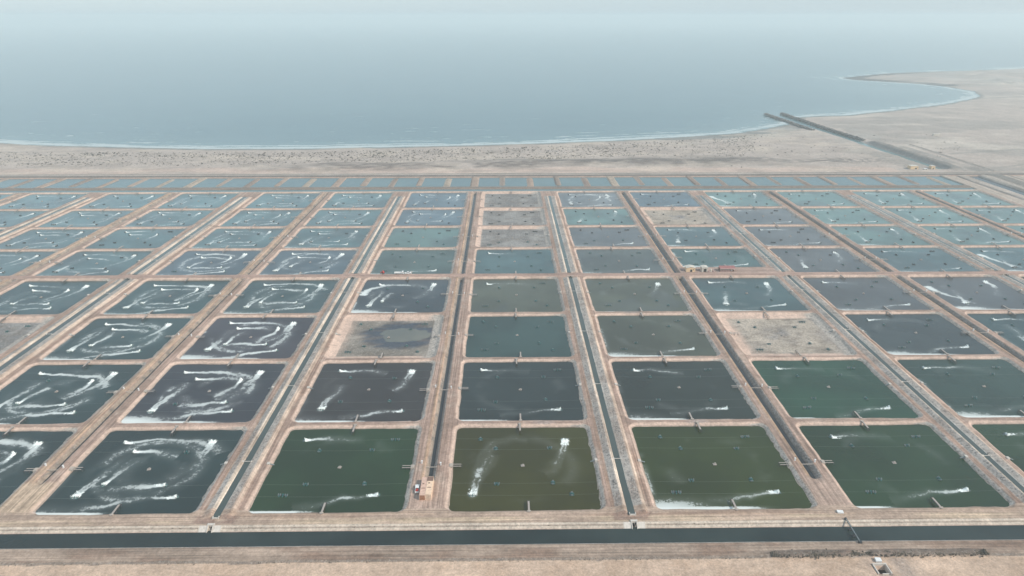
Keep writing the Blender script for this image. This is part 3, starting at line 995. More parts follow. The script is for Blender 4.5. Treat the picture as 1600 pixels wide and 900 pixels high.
AER = {1: (-21.3, 21.0, 'small', -90), 2: (-13.2, 12.6, 'small', -90), 3: (21.3, 21.0, 'long', 180), 4: (13.0, 12.6, 'small', 180),
       5: (-12.9, -12.7, 'small', 0), 6: (-21.3, -20.4, 'long', 0), 7: (13.2, -12.2, 'small', 90), 8: (21.0, -20.8, 'small', 90)}
PLACE = {1: 'far left outer', 2: 'far left inner', 3: 'far right outer', 4: 'far right inner', 5: 'near left inner', 6: 'near left outer', 7: 'near right inner', 8: 'near right outer'}
WAKE = {1: [(0, 0), (10, .6), (20, .3), (30, -1.8), (36, -5), (40, -11)], 2: [(0, 0), (7, .2), (15, 0), (22, -2)],
        3: [(0, 0), (-.3, -7), (-1.5, -14), (-5, -22), (-11, -29)], 4: [(0, 0), (-.5, -6), (-3, -12), (-7, -18)],
        5: [(0, 0), (.8, 6), (2.5, 12), (6, 18)], 6: [(0, 0), (.5, 7), (2.2, 14), (4.5, 21), (5, 30)],
        7: [(0, 0), (-8, -.3), (-16, -1), (-25, -2.8)], 8: [(0, 0), (-9, -.8), (-18, -2.8), (-26, -6), (-36, -8)]}


def seg_field(x, y, path, w0, w1, full, seed=None):
    best = np.zeros(x.shape)
    L = [0]
    for p, q in zip(path[:-1], path[1:]):
        L.append(L[-1] + math.hypot(q[0] - p[0], q[1] - p[1]))
    tot = L[-1]
    for i, (p, q) in enumerate(zip(path[:-1], path[1:])):
        ex, ey = q[0] - p[0], q[1] - p[1]
        t = np.clip(((x - p[0]) * ex + (y - p[1]) * ey) / (ex * ex + ey * ey), 0, 1)
        d = np.hypot(x - p[0] - t * ex, y - p[1] - t * ey)
        s = (L[i] + t * (L[i + 1] - L[i])) / tot
        w = w0 + (w1 - w0) * s
        v = np.exp(-(d / w) ** 2 * 1.2) * (1.3 - s ** .55 * (1.3 - full))
        if seed is not None:          # threads of bubbles drawn out along the current
            side = (x - p[0]) * (-ey) + (y - p[1]) * ex
            side = side / math.hypot(ex, ey) / (w / w0) ** .6
            al = s * tot
            th = vnoise(side + 40, al * .13 + seed * 3.1, 1.25, seed)
            v = v * np.where(s < .12, 1, .50 + .80 * th)
        best = np.maximum(best, v * (s < .999 if i == len(path) - 2 else 1))
    return best


def on_screen(x0, x1, y0, y1, mg=20):
    pts = [project(x, y) for x in (x0, (x0 + x1) / 2, x1) for y in (y0, (y0 + y1) / 2, y1)]
    return any(-mg < p[0] < 1600 + mg and -mg < p[1] < 900 + mg for p in pts)


pond_mat = water_material('pond_water', None, rough=.17, spec=.42)
JIT = {}
for r in range(1, 9):
    for c in ckeys:
        a, b = COLS[c]
        y0, y1 = ylim(r, c)
        spec = P.get((r, c), (teal if c < 3 else greenlt if r > 4 else slate, '18', .1, .5))
        if isinstance(spec, str):
            continue
        rr = random.Random(r * 100 + c)
        vis = on_screen(a, b, y0, y1)
        st = (.62 if r <= 2 else .8 if r <= 4 else 1.3) if vis else 8
        gx = np.linspace(a - 1.2, b + 1.2, int((b - a) / st) + 2)
        gy = np.linspace(y0 - 1.2, y1 + 1.2, int((y1 - y0) / st) + 2)
        wx, wy = np.meshgrid(gx, gy)
        mx, my = (a + b) / 2, (y0 + y1) / 2
        tint, run, scum, stren = spec
        dx, dy = wx - mx, wy - my
        wig_x = (fbm(wx, wy, 9, 100 + r * 13 + c) - .5) * 5.0
        wig_y = (fbm(wx, wy, 9, 120 + r * 11 + c) - .5) * 5.0
        F = np.zeros(wx.shape)
        for k in range(1, 9):
            ax, ay, kd, rz = AER[k]
            ax += rr.uniform(-1.2, 1.2)
            ay = ay * (y1 - y0) / 62 + rr.uniform(-.9, .9)
            JIT[(r, c, k)] = (mx + ax, my + ay)
            if str(k) not in run or not vis:
                continue
            far_run = stren > .75 and len(run) > 4
            path = WAKE[k] if far_run or k in (3, 6, 8) else WAKE[k][:4]
            lw = 1.0 if kd == 'small' else 1.9
            ln_, an_ = rr.uniform(.88, 1.15) * (1.08 if far_run else .9), rr.uniform(-.09, .09)
            path = [(ln_ * (p[0] * math.cos(an_) - p[1] * math.sin(an_)), ln_ * (p[0] * math.sin(an_) + p[1] * math.cos(an_))) for p in path]
            q = np.hypot(dx - ax, dy - ay)
            wgt = sstep(1.5, 9, q)
            f = seg_field(dx - ax + wig_x * wgt, dy - ay + wig_y * wgt, path, lw * (.66 if far_run else .9), 3.7 * (1.15 if far_run else .9), .50 if (far_run or kd == 'long') else .42, r * 20 + c + k)
            if kd == 'long':        # twin jets from the two pairs of wheels
                sx2 = seg_field(dx - ax + 1.0 + wig_x * wgt, dy - ay + wig_y * wgt, path[:3], .7, 1.3, .6)
                sx3 = seg_field(dx - ax - 1.0 + wig_x * wgt, dy - ay + wig_y * wgt, path[:3], .7, 1.3, .6)
                f = np.maximum(f * .85, np.maximum(sx2, sx3))
            f = f * (.80 + .4 * fbm(wx, wy, 4.5, 210 + k))
            F = np.maximum(F, f * (min(stren, 1.1) if r < 5 else min(max(stren, .8), 1) * 1.1) * .97)
        if vis:
            u = (wx - a) / (b - a)
            v = (wy - y0)
            edge = fbm(wx, wy * 2, 16, 140 + c + 9)
            reach = .25 + .75 * scum
            F = np.maximum(F, 1.25 * (1 - sstep(.5, 1.0 + 1.6 * scum + 2.2 * scum * np.exp(-u * 5), v)) * (1 - sstep(reach * .55, reach, u + .35 * (edge - .5))) * (scum > .08))
            if scum > .3:
                F = np.maximum(F, 1.15 * scum * np.exp(-((v - 1.5) / (3.5 + 2 * scum)) ** 2) * (1 - sstep(.05, .35 + .25 * scum, u)))
                F = np.maximum(F, .75 * scum * np.exp(-((wx - a - .4) / 1.3) ** 2) * sstep(.35, .6, fbm(wx, wy, 14, 3)) * (v < 40))
            if len(run) > 4:        # ring of stray bubbles carried round the pond
                ring = np.hypot(dx / 24, dy / 23)
                F = np.maximum(F, (.50 if r < 5 else .62) * max(stren, .7) * np.exp(-((ring - .92 + .12 * (edge - .5)) / .15) ** 2) * sstep(.3, .55, fbm(wx, wy, 18, 150 + r * 9 + c)) * (.7 + .6 * vnoise(ring * 24, np.arctan2(dy, dx) * 5, 1.3, r + c + 9)))
                F = np.maximum(F, .34 * stren * np.exp(-((np.hypot(dx - 3, dy + 2) - 13) / 4.5) ** 2) * sstep(.4, .6, fbm(wx, wy, 12, 160 + r * 5 + c + 9)))
            elif run:
                ring = np.hypot(dx / 25, dy / 24)
                F = np.maximum(F, .34 * stren * np.exp(-((ring - .9) / .13) ** 2) * sstep(.52, .7, fbm(wx, wy, 20, 170 + r + c)))
            if (r, c) == (1, 3):
                F = np.maximum(F, .60 * seg_field(dx + wig_x, dy + wig_y, [(-20, -6), (-19, 6), (-14, 17), (-4, 21), (3, 19)], 2.6, 3.0, .42, 77))
            if (r, c) in ((4, 2), (4, 7), (8, 6), (5, 8)):
                F = np.maximum(F, 1.1 * seg_field(dx + wig_x * 1.3, dy + wig_y, [(-30, 2), (-26, 12), (-16, 20), (-4, 21)] if c == 2 else [(-30, 12), (-27, 2), (-22, -8), (-14, -20)], 3.4, 1.6, .5))
        cloud = fbm(wx, wy, 22, 180 + r * 7 + c)
        tt = np.array(tint)[None, None, :] * {1: .48, 2: .58, 3: .76, 4: .95, 5: 1.2, 6: 1.4, 7: 1.6, 8: 1.75}[r] * (1 + .22 * (cloud - .5))[..., None] + np.zeros(wx.shape + (3,))  # farther rows tinted brighter: sky reflection put into the water colour
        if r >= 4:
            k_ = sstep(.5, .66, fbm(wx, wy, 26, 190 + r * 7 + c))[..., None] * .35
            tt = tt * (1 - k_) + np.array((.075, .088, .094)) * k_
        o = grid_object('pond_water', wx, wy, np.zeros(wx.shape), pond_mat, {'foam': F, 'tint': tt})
        tag(o, kind='structure')
# puddle in the drained pond
a, b = COLS[2]
y0, y1 = ROWS[3]
mx, my = (a + b) / 2 + 11, (y0 + y1) / 2 + 4
pts, N = [(mx, my, -1.09)], 56
for i in range(N):
    t = 2 * math.pi * i / N
    k = 1 + .10 * math.sin(3 * t + 1) + .06 * math.sin(5 * t) + .05 * math.sin(11 * t)
    pts.append((mx + 17 * k * math.cos(t), my + 10 * k * math.sin(t), -1.09))
mb = MB().poly(pts, [(0, 1 + i, 1 + (i + 1) % N) for i in range(N)])
tag(put('puddle_water', mb.mesh('puddle_water', water_material('puddle_water', (.17, .165, .135), (.12, .125, .11), foam=False))), kind='structure')

canal_mat = water_material('canal_water', (.010, .020, .020), (.024, .038, .036), foam=False, rough=.2, wave=.5)
side_canal_mat = water_material('side_canal_water', (.055, .072, .068), (.068, .086, .080), foam=False, rough=.22, wave=.5)
pale_canal_mat = water_material('sky_tinted_canal_water', (.075, .105, .10), (.09, .12, .115), foam=False, rough=.25, wave=.5)  # far stretches: sky reflection painted into a paler water colour
strip_mat = water_material('basin_water', (.08, .135, .14), (.09, .15, .15), foam=False, rough=.2, cloud=.01)
ditch_mat = water_material('ditch_water', (.020, .024, .028), (.03, .034, .036), foam=False, rough=.2)


def sheet(name, x0, x1, y0, y1, z, mat, nx=24, ny=24):
    gx, gy = np.meshgrid(np.linspace(x0, x1, nx), np.linspace(y0, y1, ny))
    o = grid_object(name, gx, gy, np.full(gx.shape, z), mat)
    return tag(o, kind='structure')


sheet('canal_water', -1400, 1000, 208, 217.8, 0.0, canal_mat, 120, 3)
sheet('canal_water', -1400, 561.5, 779, 791.2, 0.3, strip_mat, 80, 3)
sheet('basin_water', -1400, 560, 799.8, 856.3, 0.2, strip_mat, 80, 4)
sheet('canal_water', 589.5, 603.6, 227, 852, 0.1, ditch_mat, 2, 30)
for kind, xa, xb, xc, k in GAPS:
    w = (xb - xa) / 22.3
    if kind == 'canal':
        sheet('canal_water', xc - 1.6 * w, xc + 1.5 * w, 223.6, 495.4, 1.5, side_canal_mat, 2, 30)
        sheet('canal_water', xc - 1.6 * w, xc + 1.5 * w, 505.6, 752.6, 1.5, pale_canal_mat, 2, 30)
    else:
        sheet('ditch_water', xc - 1.1 * w, xc + 1.1 * w, 247, 497, -.75, ditch_mat, 2, 30)
        sheet('ditch_water', xc - 1.1 * w, xc + 1.1 * w, 504, 772.5, -.75, ditch_mat, 2, 30)

# ------------------------------------------------------------------ paddlewheel aerators
float_me = {'b': MB().box(0, 0, -.06, .34, 1.7, .30, taper=.8).mesh('float', 'teal')}
frame_long = MB().box(0, -.35, .26, 3.5, .09, .09).box(0, .35, .26, 3.5, .09, .09).cyl((-1.75, 0, .36), (1.75, 0, .36), .035, 6).mesh('frame', 'dark_metal')
frame_small = MB().box(0, -.35, .26, 2.0, .09, .09).box(0, .35, .26, 2.0, .09, .09).cyl((-1.0, 0, .36), (1.0, 0, .36), .035, 6).mesh('frame', 'dark_metal')
motor_me = MB().box(0, 0, .30, .38, .62, .34, taper=.75).cyl((0, -.42, .46), (0, .42, .46), .13, 8).mesh('motor', 'teal')
wm = MB().cyl((-.09, 0, .36), (.09, 0, .36), .10, 8)
for i in range(6):
    t = math.pi / 3 * i
    cy, cz = .28 * math.cos(t), .36 + .28 * math.sin(t)
    nxp, nzp = -math.sin(t) * .02, math.cos(t) * .02
    dyv, dzv = math.cos(t) * .14, math.sin(t) * .14
    pts = [(x, cy + s * dyv + q * nxp, cz + s * dzv + q * nzp) for x in (-.14, .14) for s, q in ((-1, -1), (1, -1), (1, 1), (-1, 1))]
    wm.poly(pts, [(0, 1, 2, 3), (7, 6, 5, 4), (0, 4, 5, 1), (1, 5, 6, 2), (2, 6, 7, 3), (3, 7, 4, 0)])
wheel_me = wm.mesh('paddle_wheel', 'grey_plastic')


def spray_mesh(kind, seed):
    rr = random.Random(seed)
    half = 1.9 if kind == 'long' else 1.0
    L = 5.0 if kind == 'long' else 5.6
    mb = MB()
    nx, ny = (11, 13) if kind == 'long' else (7, 13)
    pts = []
    for j in range(ny):
        t = j / (ny - 1)
        for i in range(nx):
            s = 2 * i / (nx - 1) - 1
            wd = half * (1.0 + .35 * t)
            z = (1.15 * math.exp(-((t - .10) / .13) ** 2) + .34 * math.exp(-t * 3)) * (1 - abs(s) ** 2.2) * rr.uniform(.55, 1.25)
            if kind == 'long':
                z *= .35 + .65 * abs(math.sin(s * math.pi))
            edge = i in (0, nx - 1) or j in (0, ny - 1)
            pts.append((s * wd + rr.uniform(-.13, .13), t * L + rr.uniform(-.18, .18) - .2, -.12 if edge else max(z - .02 - .10 * t, -.02 if rr.random() < .3 + .6 * t else .05)))
    mb.poly(pts, [(j * nx + i, j * nx + i + 1, (j + 1) * nx + i + 1, (j + 1) * nx + i) for j in range(ny - 1) for i in range(nx - 1)])
    for i in range(60):
        t = abs(rr.gauss(0, .35))
        s = rr.uniform(-1.15, 1.15)
        x, y, z = s * half * (1 + .4 * t), t * L * .8, rr.uniform(.05, 1.3) * math.exp(-t * 2.2)
        q = rr.uniform(.05, .16)
        mb.poly([(x + q, y, z), (x - q, y + q, z), (x - q, y - q, z), (x, y, z + q * 1.4)], [(0, 1, 2), (0, 3, 1), (1, 3, 2), (2, 3, 0)])
    return mb.mesh('spray', 'spray')


SPRAY = {k: [spray_mesh(k, 5 + i) for i in range(4)] for k in ('long', 'small')}
FLOATX = {'long': (-1.25, 0, 1.25), 'small': (-.5, .5)}
WHEELX = {'long': (-1.6, -.85, .85, 1.6), 'small': (-.85, .85)}

joined = {}


def join_meshes(parts):
    mb = MB()
    for me, loc in parts:
        k = len(mb.v)
        mb.v += [(v.co.x + loc[0], v.co.y + loc[1], v.co.z + loc[2]) for v in me.vertices]
        mb.f += [tuple(i + k for i in p.vertices) for p in me.polygons]
    return mb


for kd, fr in (('long', frame_long), ('small', frame_small)):
    joined[kd] = join_meshes([(float_me['b'], (x, 0, 0)) for x in FLOATX[kd]] + [(fr, (0, 0, 0)), (motor_me, (0, 0, 0))] + [(wheel_me, (x, 0, 0)) for x in WHEELX[kd]])

cand = []
for (r, c), spec in P.items():
    a, b = COLS[c]
    y0, y1 = ROWS[r]
    for k in range(1, 9):
        if isinstance(spec, str):
            x, y = (a + b) / 2 + AER[k][0], (y0 + y1) / 2 + AER[k][1] * (y1 - y0) / 62
            z = -1.1
            run = False
        else:
            x, y = JIT[(r, c, k)]
            z = 0.0
            run = str(k) in spec[1]
        px, py = project(x, y)
        if -12 < px < 1612 and -12 < py < 912:
            cand.append((math.dist((0, 0, CAM_H), (x, y, 0)), r, c, k, x, y, z, run, isinstance(spec, str)))
cand.sort()
rest_body, rest_spray = MB(), MB()
for n_i, (dist, r, c, k, x, y, z, run, isdry) in enumerate(cand):
    kd, rz = AER[k][2], R(AER[k][3] + random.Random(r * 31 + c * 7 + k).uniform(-9, 9))
    if n_i < 300:
        root = empty('paddlewheel_aerator', (x, y, z), rz)
        root.scale = (1.0 if run else 1.22,) * 3
        look = 'churning foaming aerator' if run else ('stranded dark aerator' if isdry else 'idle teal aerator')
        tag(root, f"{look}, {PLACE[k]}, {where(r, c)}", 'aerator', 'paddlewheel aerators on the ponds')
        for fx in FLOATX[kd]:
            put('float', float_me['b'], root, (fx, 0, 0))
        put('frame', frame_long if kd == 'long' else frame_small, root)
        put('motor', motor_me, root)
        for wx in WHEELX[kd]:
            put('paddle_wheel', wheel_me, root, (wx, 0, 0))
        if run:
            put('spray', SPRAY[kd][n_i % 4], root)
    else:
        cs, sn = math.cos(rz), math.sin(rz)
        src = joined[kd]
        kk = len(rest_body.v)
        rest_body.v += [(x + 1.2 * (v[0] * cs - v[1] * sn), y + 1.2 * (v[0] * sn + v[1] * cs), z + 1.2 * v[2]) for v in src.v]
        rest_body.f += [tuple(i + kk for i in f) for f in src.f]
        if run:
            me = SPRAY[kd][n_i % 4]
            kk = len(rest_spray.v)
            rest_spray.v += [(x + .8 * (v.co.x * cs - v.co.y * sn), y + .8 * (v.co.x * sn + v.co.y * cs), z + .7 * v.co.z) for v in me.vertices]
            rest_spray.f += [tuple(i + kk for i in p.vertices) for p in me.polygons]
root = put('distant_aerators', rest_body.mesh('distant_aerators', 'dark_metal'))
tag(root, 'rows of small dark aerators floating in the farthest ponds', 'aerators', kind='stuff')
o = put('spray', rest_spray.mesh('spray', 'spray'), root)
o['kind'] = 'stuff'

# ------------------------------------------------------------------ rafts, piers, outlets, inlets
raft_deck = MB().box(0, 0, .12, 1.6, 1.5, .10).mesh('deck', 'old_wood')
raft_side = MB().box(0, 0, -.12, 1.7, .4, .24).mesh('float', 'dark_wood')
raft_box = MB().box(0, 0, .22, .8, .7, .5, taper=.85).mesh('feed_box', 'old_wood')
DECK_W = 0.75
deck_near = MB().box(0, -.4, 1.42, DECK_W, 6.8, .14).mesh('deck', 'old_wood')
beam_me = MB().box(0, 0, 1.28, .16, 7.4, .14).mesh('beam', 'dark_wood')
post_me = MB().box(0, 0, -1.4, .2, .2, 2.75).mesh('post', 'dark_wood')
gate_me = MB().box(0, 0, .2, 1.5, .5, 1.5).mesh('gate_frame', 'concrete')
arm_me = MB().box(-.3, 0, 1.05, 4.6, .34, .14).mesh('walkway_beam', 'old_wood')
head_me = MB().box(0, 0, .3, 1.5, 2.3, 1.05).box(-.2, 0, 1.35, .9, 1.7, .18).mesh('outlet_box', 'concrete')
apost = MB().box(0, 0, -1.4, .18, .18, 2.45).mesh('post', 'dark_wood')
inlet_box = MB().box(0, 0, .6, 1.2, 1.5, .95).mesh('inlet_box', 'pale_concrete')
inlet_pipe = MB().cyl((-.4, 0, 1.1), (-2.6, 0, .35), .22, 8).mesh('pipe', 'grey_plastic')
pier_far = join_meshes([(deck_near, (0, 0, 0)), (beam_me, (-.35, 0, 0)), (beam_me, (.35, 0, 0))] + [(post_me, (x, y, 0)) for x in (-.4, .4) for y in (0, 3.5)]).mesh('walkway_pier', 'old_wood')
outlet_far = join_meshes([(arm_me, (2.6, -.75, 0)), (arm_me, (2.6, .75, 0)), (head_me, (0, 0, 0))] + [(apost, (4.9, y, 0)) for y in (-.75, .75)]).mesh('outlet_structure', 'old_wood')
raft_far = join_meshes([(raft_deck, (0, 0, 0)), (raft_side, (0, -.6, 0)), (raft_side, (0, .6, 0)), (raft_box, (.2, .1, 0))]).mesh('feeding_raft', 'old_wood')


def pier(x, y, rz, lab, near):
    if near:
        root = empty('walkway_pier', (x, y, 0), rz)
        put('deck', deck_near, root)
        for sx in (-.35, .35):
            put('beam', beam_me, root, (sx, 0, 0))
        for sx in (-.42, .42):
            for sy in (-.4, 1.6, 3.6):
                put('post', post_me, root, (sx, sy, 0))
        put('gate_frame', gate_me, root, (0, -3.1, 0))
    else:
        root = put('walkway_pier', pier_far, None, (x, y, 0), rz)
    tag(root, lab, 'pier', 'walkway piers at the pond banks')


for (r, c), spec in sorted(P.items()):
    a, b = COLS[c]
    y0, y1 = ylim(r, c)
    if not on_screen(a, b, y0, y1, 10):
        continue
    mx, my = (a + b) / 2, (y0 + y1) / 2
    near = r <= 4
    w = where(r, c)
    isdry = isinstance(spec, str)
    rr = random.Random(r * 77 + c)

    def vis(x, y):
        p = project(x, y)
        return -15 < p[0] < 1615 and -15 < p[1] < 915
    # raft in the middle
    x, y = mx + rr.uniform(-.8, .8), my + rr.uniform(-1, .5)
    if vis(x, y):
        z = 0 if not isdry else -.95
        if near:
            root = empty('feeding_raft', (x, y, z), rr.uniform(-.3, .3))
            put('deck', raft_deck, root)
            put('float', raft_side, root, (0, -.6, 0))
            put('float', raft_side, root, (0, .6, 0))
            put('feed_box', raft_box, root, (.2, .1, 0))
        else:
            root = put('feeding_raft', raft_far, None, (x, y, z), rr.uniform(-.3, .3))
        tag(root, f"small square raft mid pond, {w}", 'raft', 'square rafts in the pond centres')
    x = mx + rr.uniform(-1.5, 1.5)
    if vis(x, y0):
        pier(x, y0 + 1.2, 0, f"narrow walkway pier, near bank, {w}", near)
    x = mx + rr.uniform(-1.5, 1.5) - .5
    if vis(x, y1):
        pier(x, y1 - 1.6, math.pi, f"walkway pier with dark end, far bank, {w}", near)
    # outlet towards the drain, inlet towards the canal
    right_is_drain = c % 2 == 0
    oy = my - 1 + rr.uniform(-1, 1)
    for side, x in ((1, b), (-1, a)):
        isdrain = right_is_drain if side == 1 else not right_is_drain
        if not vis(x, oy):
            continue
        nm = 'right' if side == 1 else 'left'
        if isdrain:
            yy = oy
            rz = math.pi if side == 1 else 0.0
            if near:
                root = empty('outlet_structure', (x + side * .9, yy, 0), rz)
                put('walkway_beam', arm_me, root, (2.6, -.75, 0))
                put('walkway_beam', arm_me, root, (2.6, .75, 0))
                put('outlet_box', head_me, root)
                for py_ in (-.75, .75):
                    put('post', apost, root, (4.9, py_, 0))
                    put('post', apost, root, (2.6, py_, 0))
            else:
                root = put('outlet_structure', outlet_far, None, (x + side * .9, yy, 0), rz)
            tag(root, f"twin-beam drain outlet, {nm} bank, {w}", 'outlet', 'pond outlets beside the drains')
        elif r <= 6:
            root = empty('inlet_structure', (x + side * 1.4, oy + 3, 0), 0 if side == 1 else math.pi)
            put('inlet_box', inlet_box, root)
            put('pipe', inlet_pipe, root)
            tag(root, f"pale concrete inlet box, {nm} bank, {w}", 'inlet', 'pond inlets beside the canals')

# posts beside the drains, gates across the canals
post_w = MB().box(0, 0, 1.15, .55, .55, 1.35, taper=.85).box(0, 0, 2.5, .7, .7, .12).mesh('valve_post', 'white')
pipe_d = MB().cyl((-2.6, 0, 1.45), (2.6, 0, 1.45), .16, 6).mesh('pipe', 'concrete')
gate_c = MB().box(0, 0, 1.9, 3.4, .28, .12).box(-1.9, 0, 1.5, .7, .9, .7).box(1.9, 0, 1.5, .5, .6, .6).mesh('gate_slab', 'pale_concrete')
gate_w = MB().box(0, 0, 2.5, .2, .2, .8).box(0, 0, 3.2, .7, .12, .12).mesh('hand_wheel', 'dark_metal')
NEARX = 260
for kind, xa, xb, xc, k in GAPS:
    dn = (2 - k) // 2
    if kind == 'drain':
        ph = 'container ditch' if k == 2 else (f"{NTH[(2 - k) // 2 - 1]} ditch left of containers" if k < 2 else f"{NTH[(k - 2) // 2 - 1]} ditch right of containers")
    else:
        ph = f"{NTH[(1 - k) // 2]} canal left of containers" if k <= 1 else f"{NTH[(k - 3) // 2]} canal right of containers"
    for r in range(1, 9):
        y0, y1 = ROWS[r]
        yy = (y0 + y1) / 2 - 1
        if r > 6:
            continue
        p = project(xc, yy)
        if not (-5 < p[0] < 1605):
            continue
        if kind == 'drain':
            for sx, nm, dy in ((-4.6, 'left', 1.5), (4.0, 'right', 0.2)):
                o = put('valve_post', post_w, None, (xc + sx, yy + dy, 0))
                tag(o, f"white valve post, {nm} lip of {ph}, {ORD[r]} pond row", 'post', 'white posts beside the ditches')
            o = put('drain_pipe', pipe_d, None, (xc, yy - 1.5, -.1))
            tag(o, f"thin pipe across {ph}, {ORD[r]} pond row", 'pipe', 'pipes crossing the ditches')
        else:
            root = empty('canal_gate', (xc, yy + 3, 0))
            put('gate_slab', gate_c, root)
            put('hand_wheel', gate_w, root)
            tag(root, f"pale slab gate across {ph}, {ORD[r]} pond row", 'gate', 'slab gates across the canals')

# cables strung between the aerators of the nearest ponds
cab = {}
for r in (1, 2):
    for c in range(0, 7):
        a, b = COLS[c]
        y0, y1 = ROWS[r]
        if not on_screen(a, b, y0, y1, 0):
            continue
        my = (y0 + y1) / 2
        for nm, dy in (('far outer', 20.2), ('far inner', 11.6), ('near inner', -13.4), ('near outer', -21.4)):
            ln = b - a
            key = round(ln, 1)
            if key not in cab:
                mb = MB()
                for i in range(12):
                    t0, t1 = i / 12, (i + 1) / 12
                    z = lambda t: .75 - .45 * math.sin(math.pi * t)
                    mb.cyl((t0 * ln, 0, z(t0)), (t1 * ln, 0, z(t1)), .013, 3)
                cab[key] = mb.mesh('power_cable', 'cable')
            o = put('power_cable', cab[key], None, (a, my + dy, .2))
            tag(o, f"thin cable past {nm} aerators, {where(r, c)}", 'cable', 'cables strung over the near ponds')

# ------------------------------------------------------------------ container store and pickup at the head of the ditch
def container(x, y0, L, W, Hh, mat, label, door_mat, rz=0.0, patch=None):
    root = empty('shipping_container', (x, y0, 1.2), rz)
    mb = MB()
    prof_side = []
    n = int(L / .28)
    for sx in (-1, 1):                                 # corrugated long walls
        pts = []
        for i in range(n + 1):
            d = .045 if (i // 1) % 2 else 0.0
            pts += [(sx * (W / 2 - d), i * L / n, .15), (sx * (W / 2 - d), i * L / n, Hh - .1)]
        mb.poly(pts, [(2 * i, 2 * i + 2, 2 * i + 3, 2 * i + 1) if sx > 0 else (2 * i + 1, 2 * i + 3, 2 * i + 2, 2 * i) for i in range(n)])
    mb.box(0, L - .05, .15, W, .08, Hh - .25)
    put('wall', mb.mesh('wall', mat), root)
    rb = MB()
    for i in range(int(L / .5)):
        rb.box(0, .3 + i * .5, Hh - .06, W - .2, .22, .05)
    rb.box(0, L / 2, Hh - .12, W, L, .07)
    put('roof', rb.mesh('roof', mat), root)
    fb = MB()
    for sx in (-1, 1):
        for yy in (.06, L - .06):
            fb.box(sx * (W / 2 - .06), yy, 0, .14, .14, Hh)
        fb.box(sx * (W / 2 - .06), L / 2, 0, .12, L - .2, .16)
    fb.box(0, .06, 0, W - .3, .12, .16).box(0, .06, Hh - .14, W - .3, .12, .12)
    put('frame', fb.mesh('frame', mat), root)
    for sx in (-1, 1):
        d = put('door', MB().box(sx * (W / 4 - .04), .03, .17, W / 2 - .16, .06, Hh - .34).mesh('door', door_mat), root)
        put('lock_rod', MB().cyl((sx * .35, -.04, .2), (sx * .35, -.04, Hh - .2), .025, 6).cyl((sx * .8, -.04, .2), (sx * .8, -.04, Hh - .2), .025, 6).mesh('lock_rod', 'dark_metal'), d)
    if patch:
        put('tarp', MB().box(0, L - patch, Hh + .0, W + .05, patch * 1.7, .06).mesh('tarp', 'brown_tarp'), root)
    put('roof_batten', MB().box(.1, L * .38, Hh + .0, W * .6, .3, .12).box(-.2, L * .62, Hh, .7, .5, .15).mesh('roof_batten', 'brown_tarp'), root)
    tag(root, label, 'container', 'containers standing at the head of the ditch')


container(-34.75, 233.6, 12.2, 2.42, 2.6, 'tan', 'faded pinkish-tan shipping container with rusty orange doors, left one beside the pickup', 'rust')
container(-32.28, 233.9, 12.2, 2.5, 2.75, 'beige', 'cream shipping container with brown tarp at its far roof end, right of the pair', 'beige', patch=1.7)


def wheels(root, spots, r=.36, w=.24):
    tm = MB().cyl((-w / 2, 0, 0), (w / 2, 0, 0), r, 12).mesh('tyre', 'rubber')
    rm = MB().cyl((-w / 2 - .02, 0, 0), (w / 2 + .02, 0, 0), r * .5, 8).mesh('rim', 'grey_plastic')
    for x, y in spots:
        t = put('wheel', tm, root, (x, y, r))
        put('rim', rm, t)


def pickup(x, y, rz, z, label, load=True, scale=1.0):
    """nose towards +Y"""
    root = empty('pickup_truck', (x, y, z), rz)
    root.scale = (scale,) * 3
    bm_ = MB().prism([(-2.6, .45), (2.45, .45), (2.6, .7), (2.5, 1.02), (1.35, 1.12), (-.75, 1.12), (-.75, .75), (-2.45, .75), (-2.45, 1.12), (-2.6, 1.12)], 'x', -.88, .88)
    bm_.box(-.84, -1.6, .7, .1, 1.75, .44).box(.84, -1.6, .7, .1, 1.75, .44)
    put('body', bm_.mesh('body', 'white'), root)
    put('cab', MB().prism([(-.8, 1.1), (1.35, 1.1), (.75, 1.72), (-.65, 1.74)], 'x', -.78, .78).mesh('cab', 'white'), root)
    put('windscreen', MB().prism([(1.37, 1.16), (1.39, 1.16), (.80, 1.70), (.78, 1.70)], 'x', -.68, .68).mesh('windscreen', 'glass'), root)
    put('rear_window', MB().prism([(-.83, 1.2), (-.81, 1.2), (-.68, 1.66), (-.70, 1.66)], 'x', -.6, .6).mesh('rear_window', 'glass'), root)
    for s in (-1, 1):
        put('side_window', MB().prism([(-.6, 1.2), (1.1, 1.2), (.68, 1.64), (-.52, 1.66)], 'x', s * .785 - .01, s * .785 + .01).mesh('side_window', 'glass'), root)
        put('headlight', MB().box(s * .66, 2.58, .72, .32, .06, .18).mesh('headlight', 'pale_concrete'), root)
    wheels(root, [(-.82, 1.62), (.82, 1.62), (-.82, -1.6), (.82, -1.6)])
    tag(root, label, 'pickup')
    return root


t = pickup(-37.6, 240.3, R(4), 1.22, 'white pickup with red load in its bed, parked left of the containers')
o = put('red_crate', MB().box(0, 0, 0, 1.2, 1.0, .55, taper=.92).box(.1, .05, .55, .7, .6, .18).mesh('red_crate', 'red_paint'), None, (-37.5, 239.0, 2.0), R(4))
tag(o, 'red bundle lying in the bed of the white pickup', 'crate')

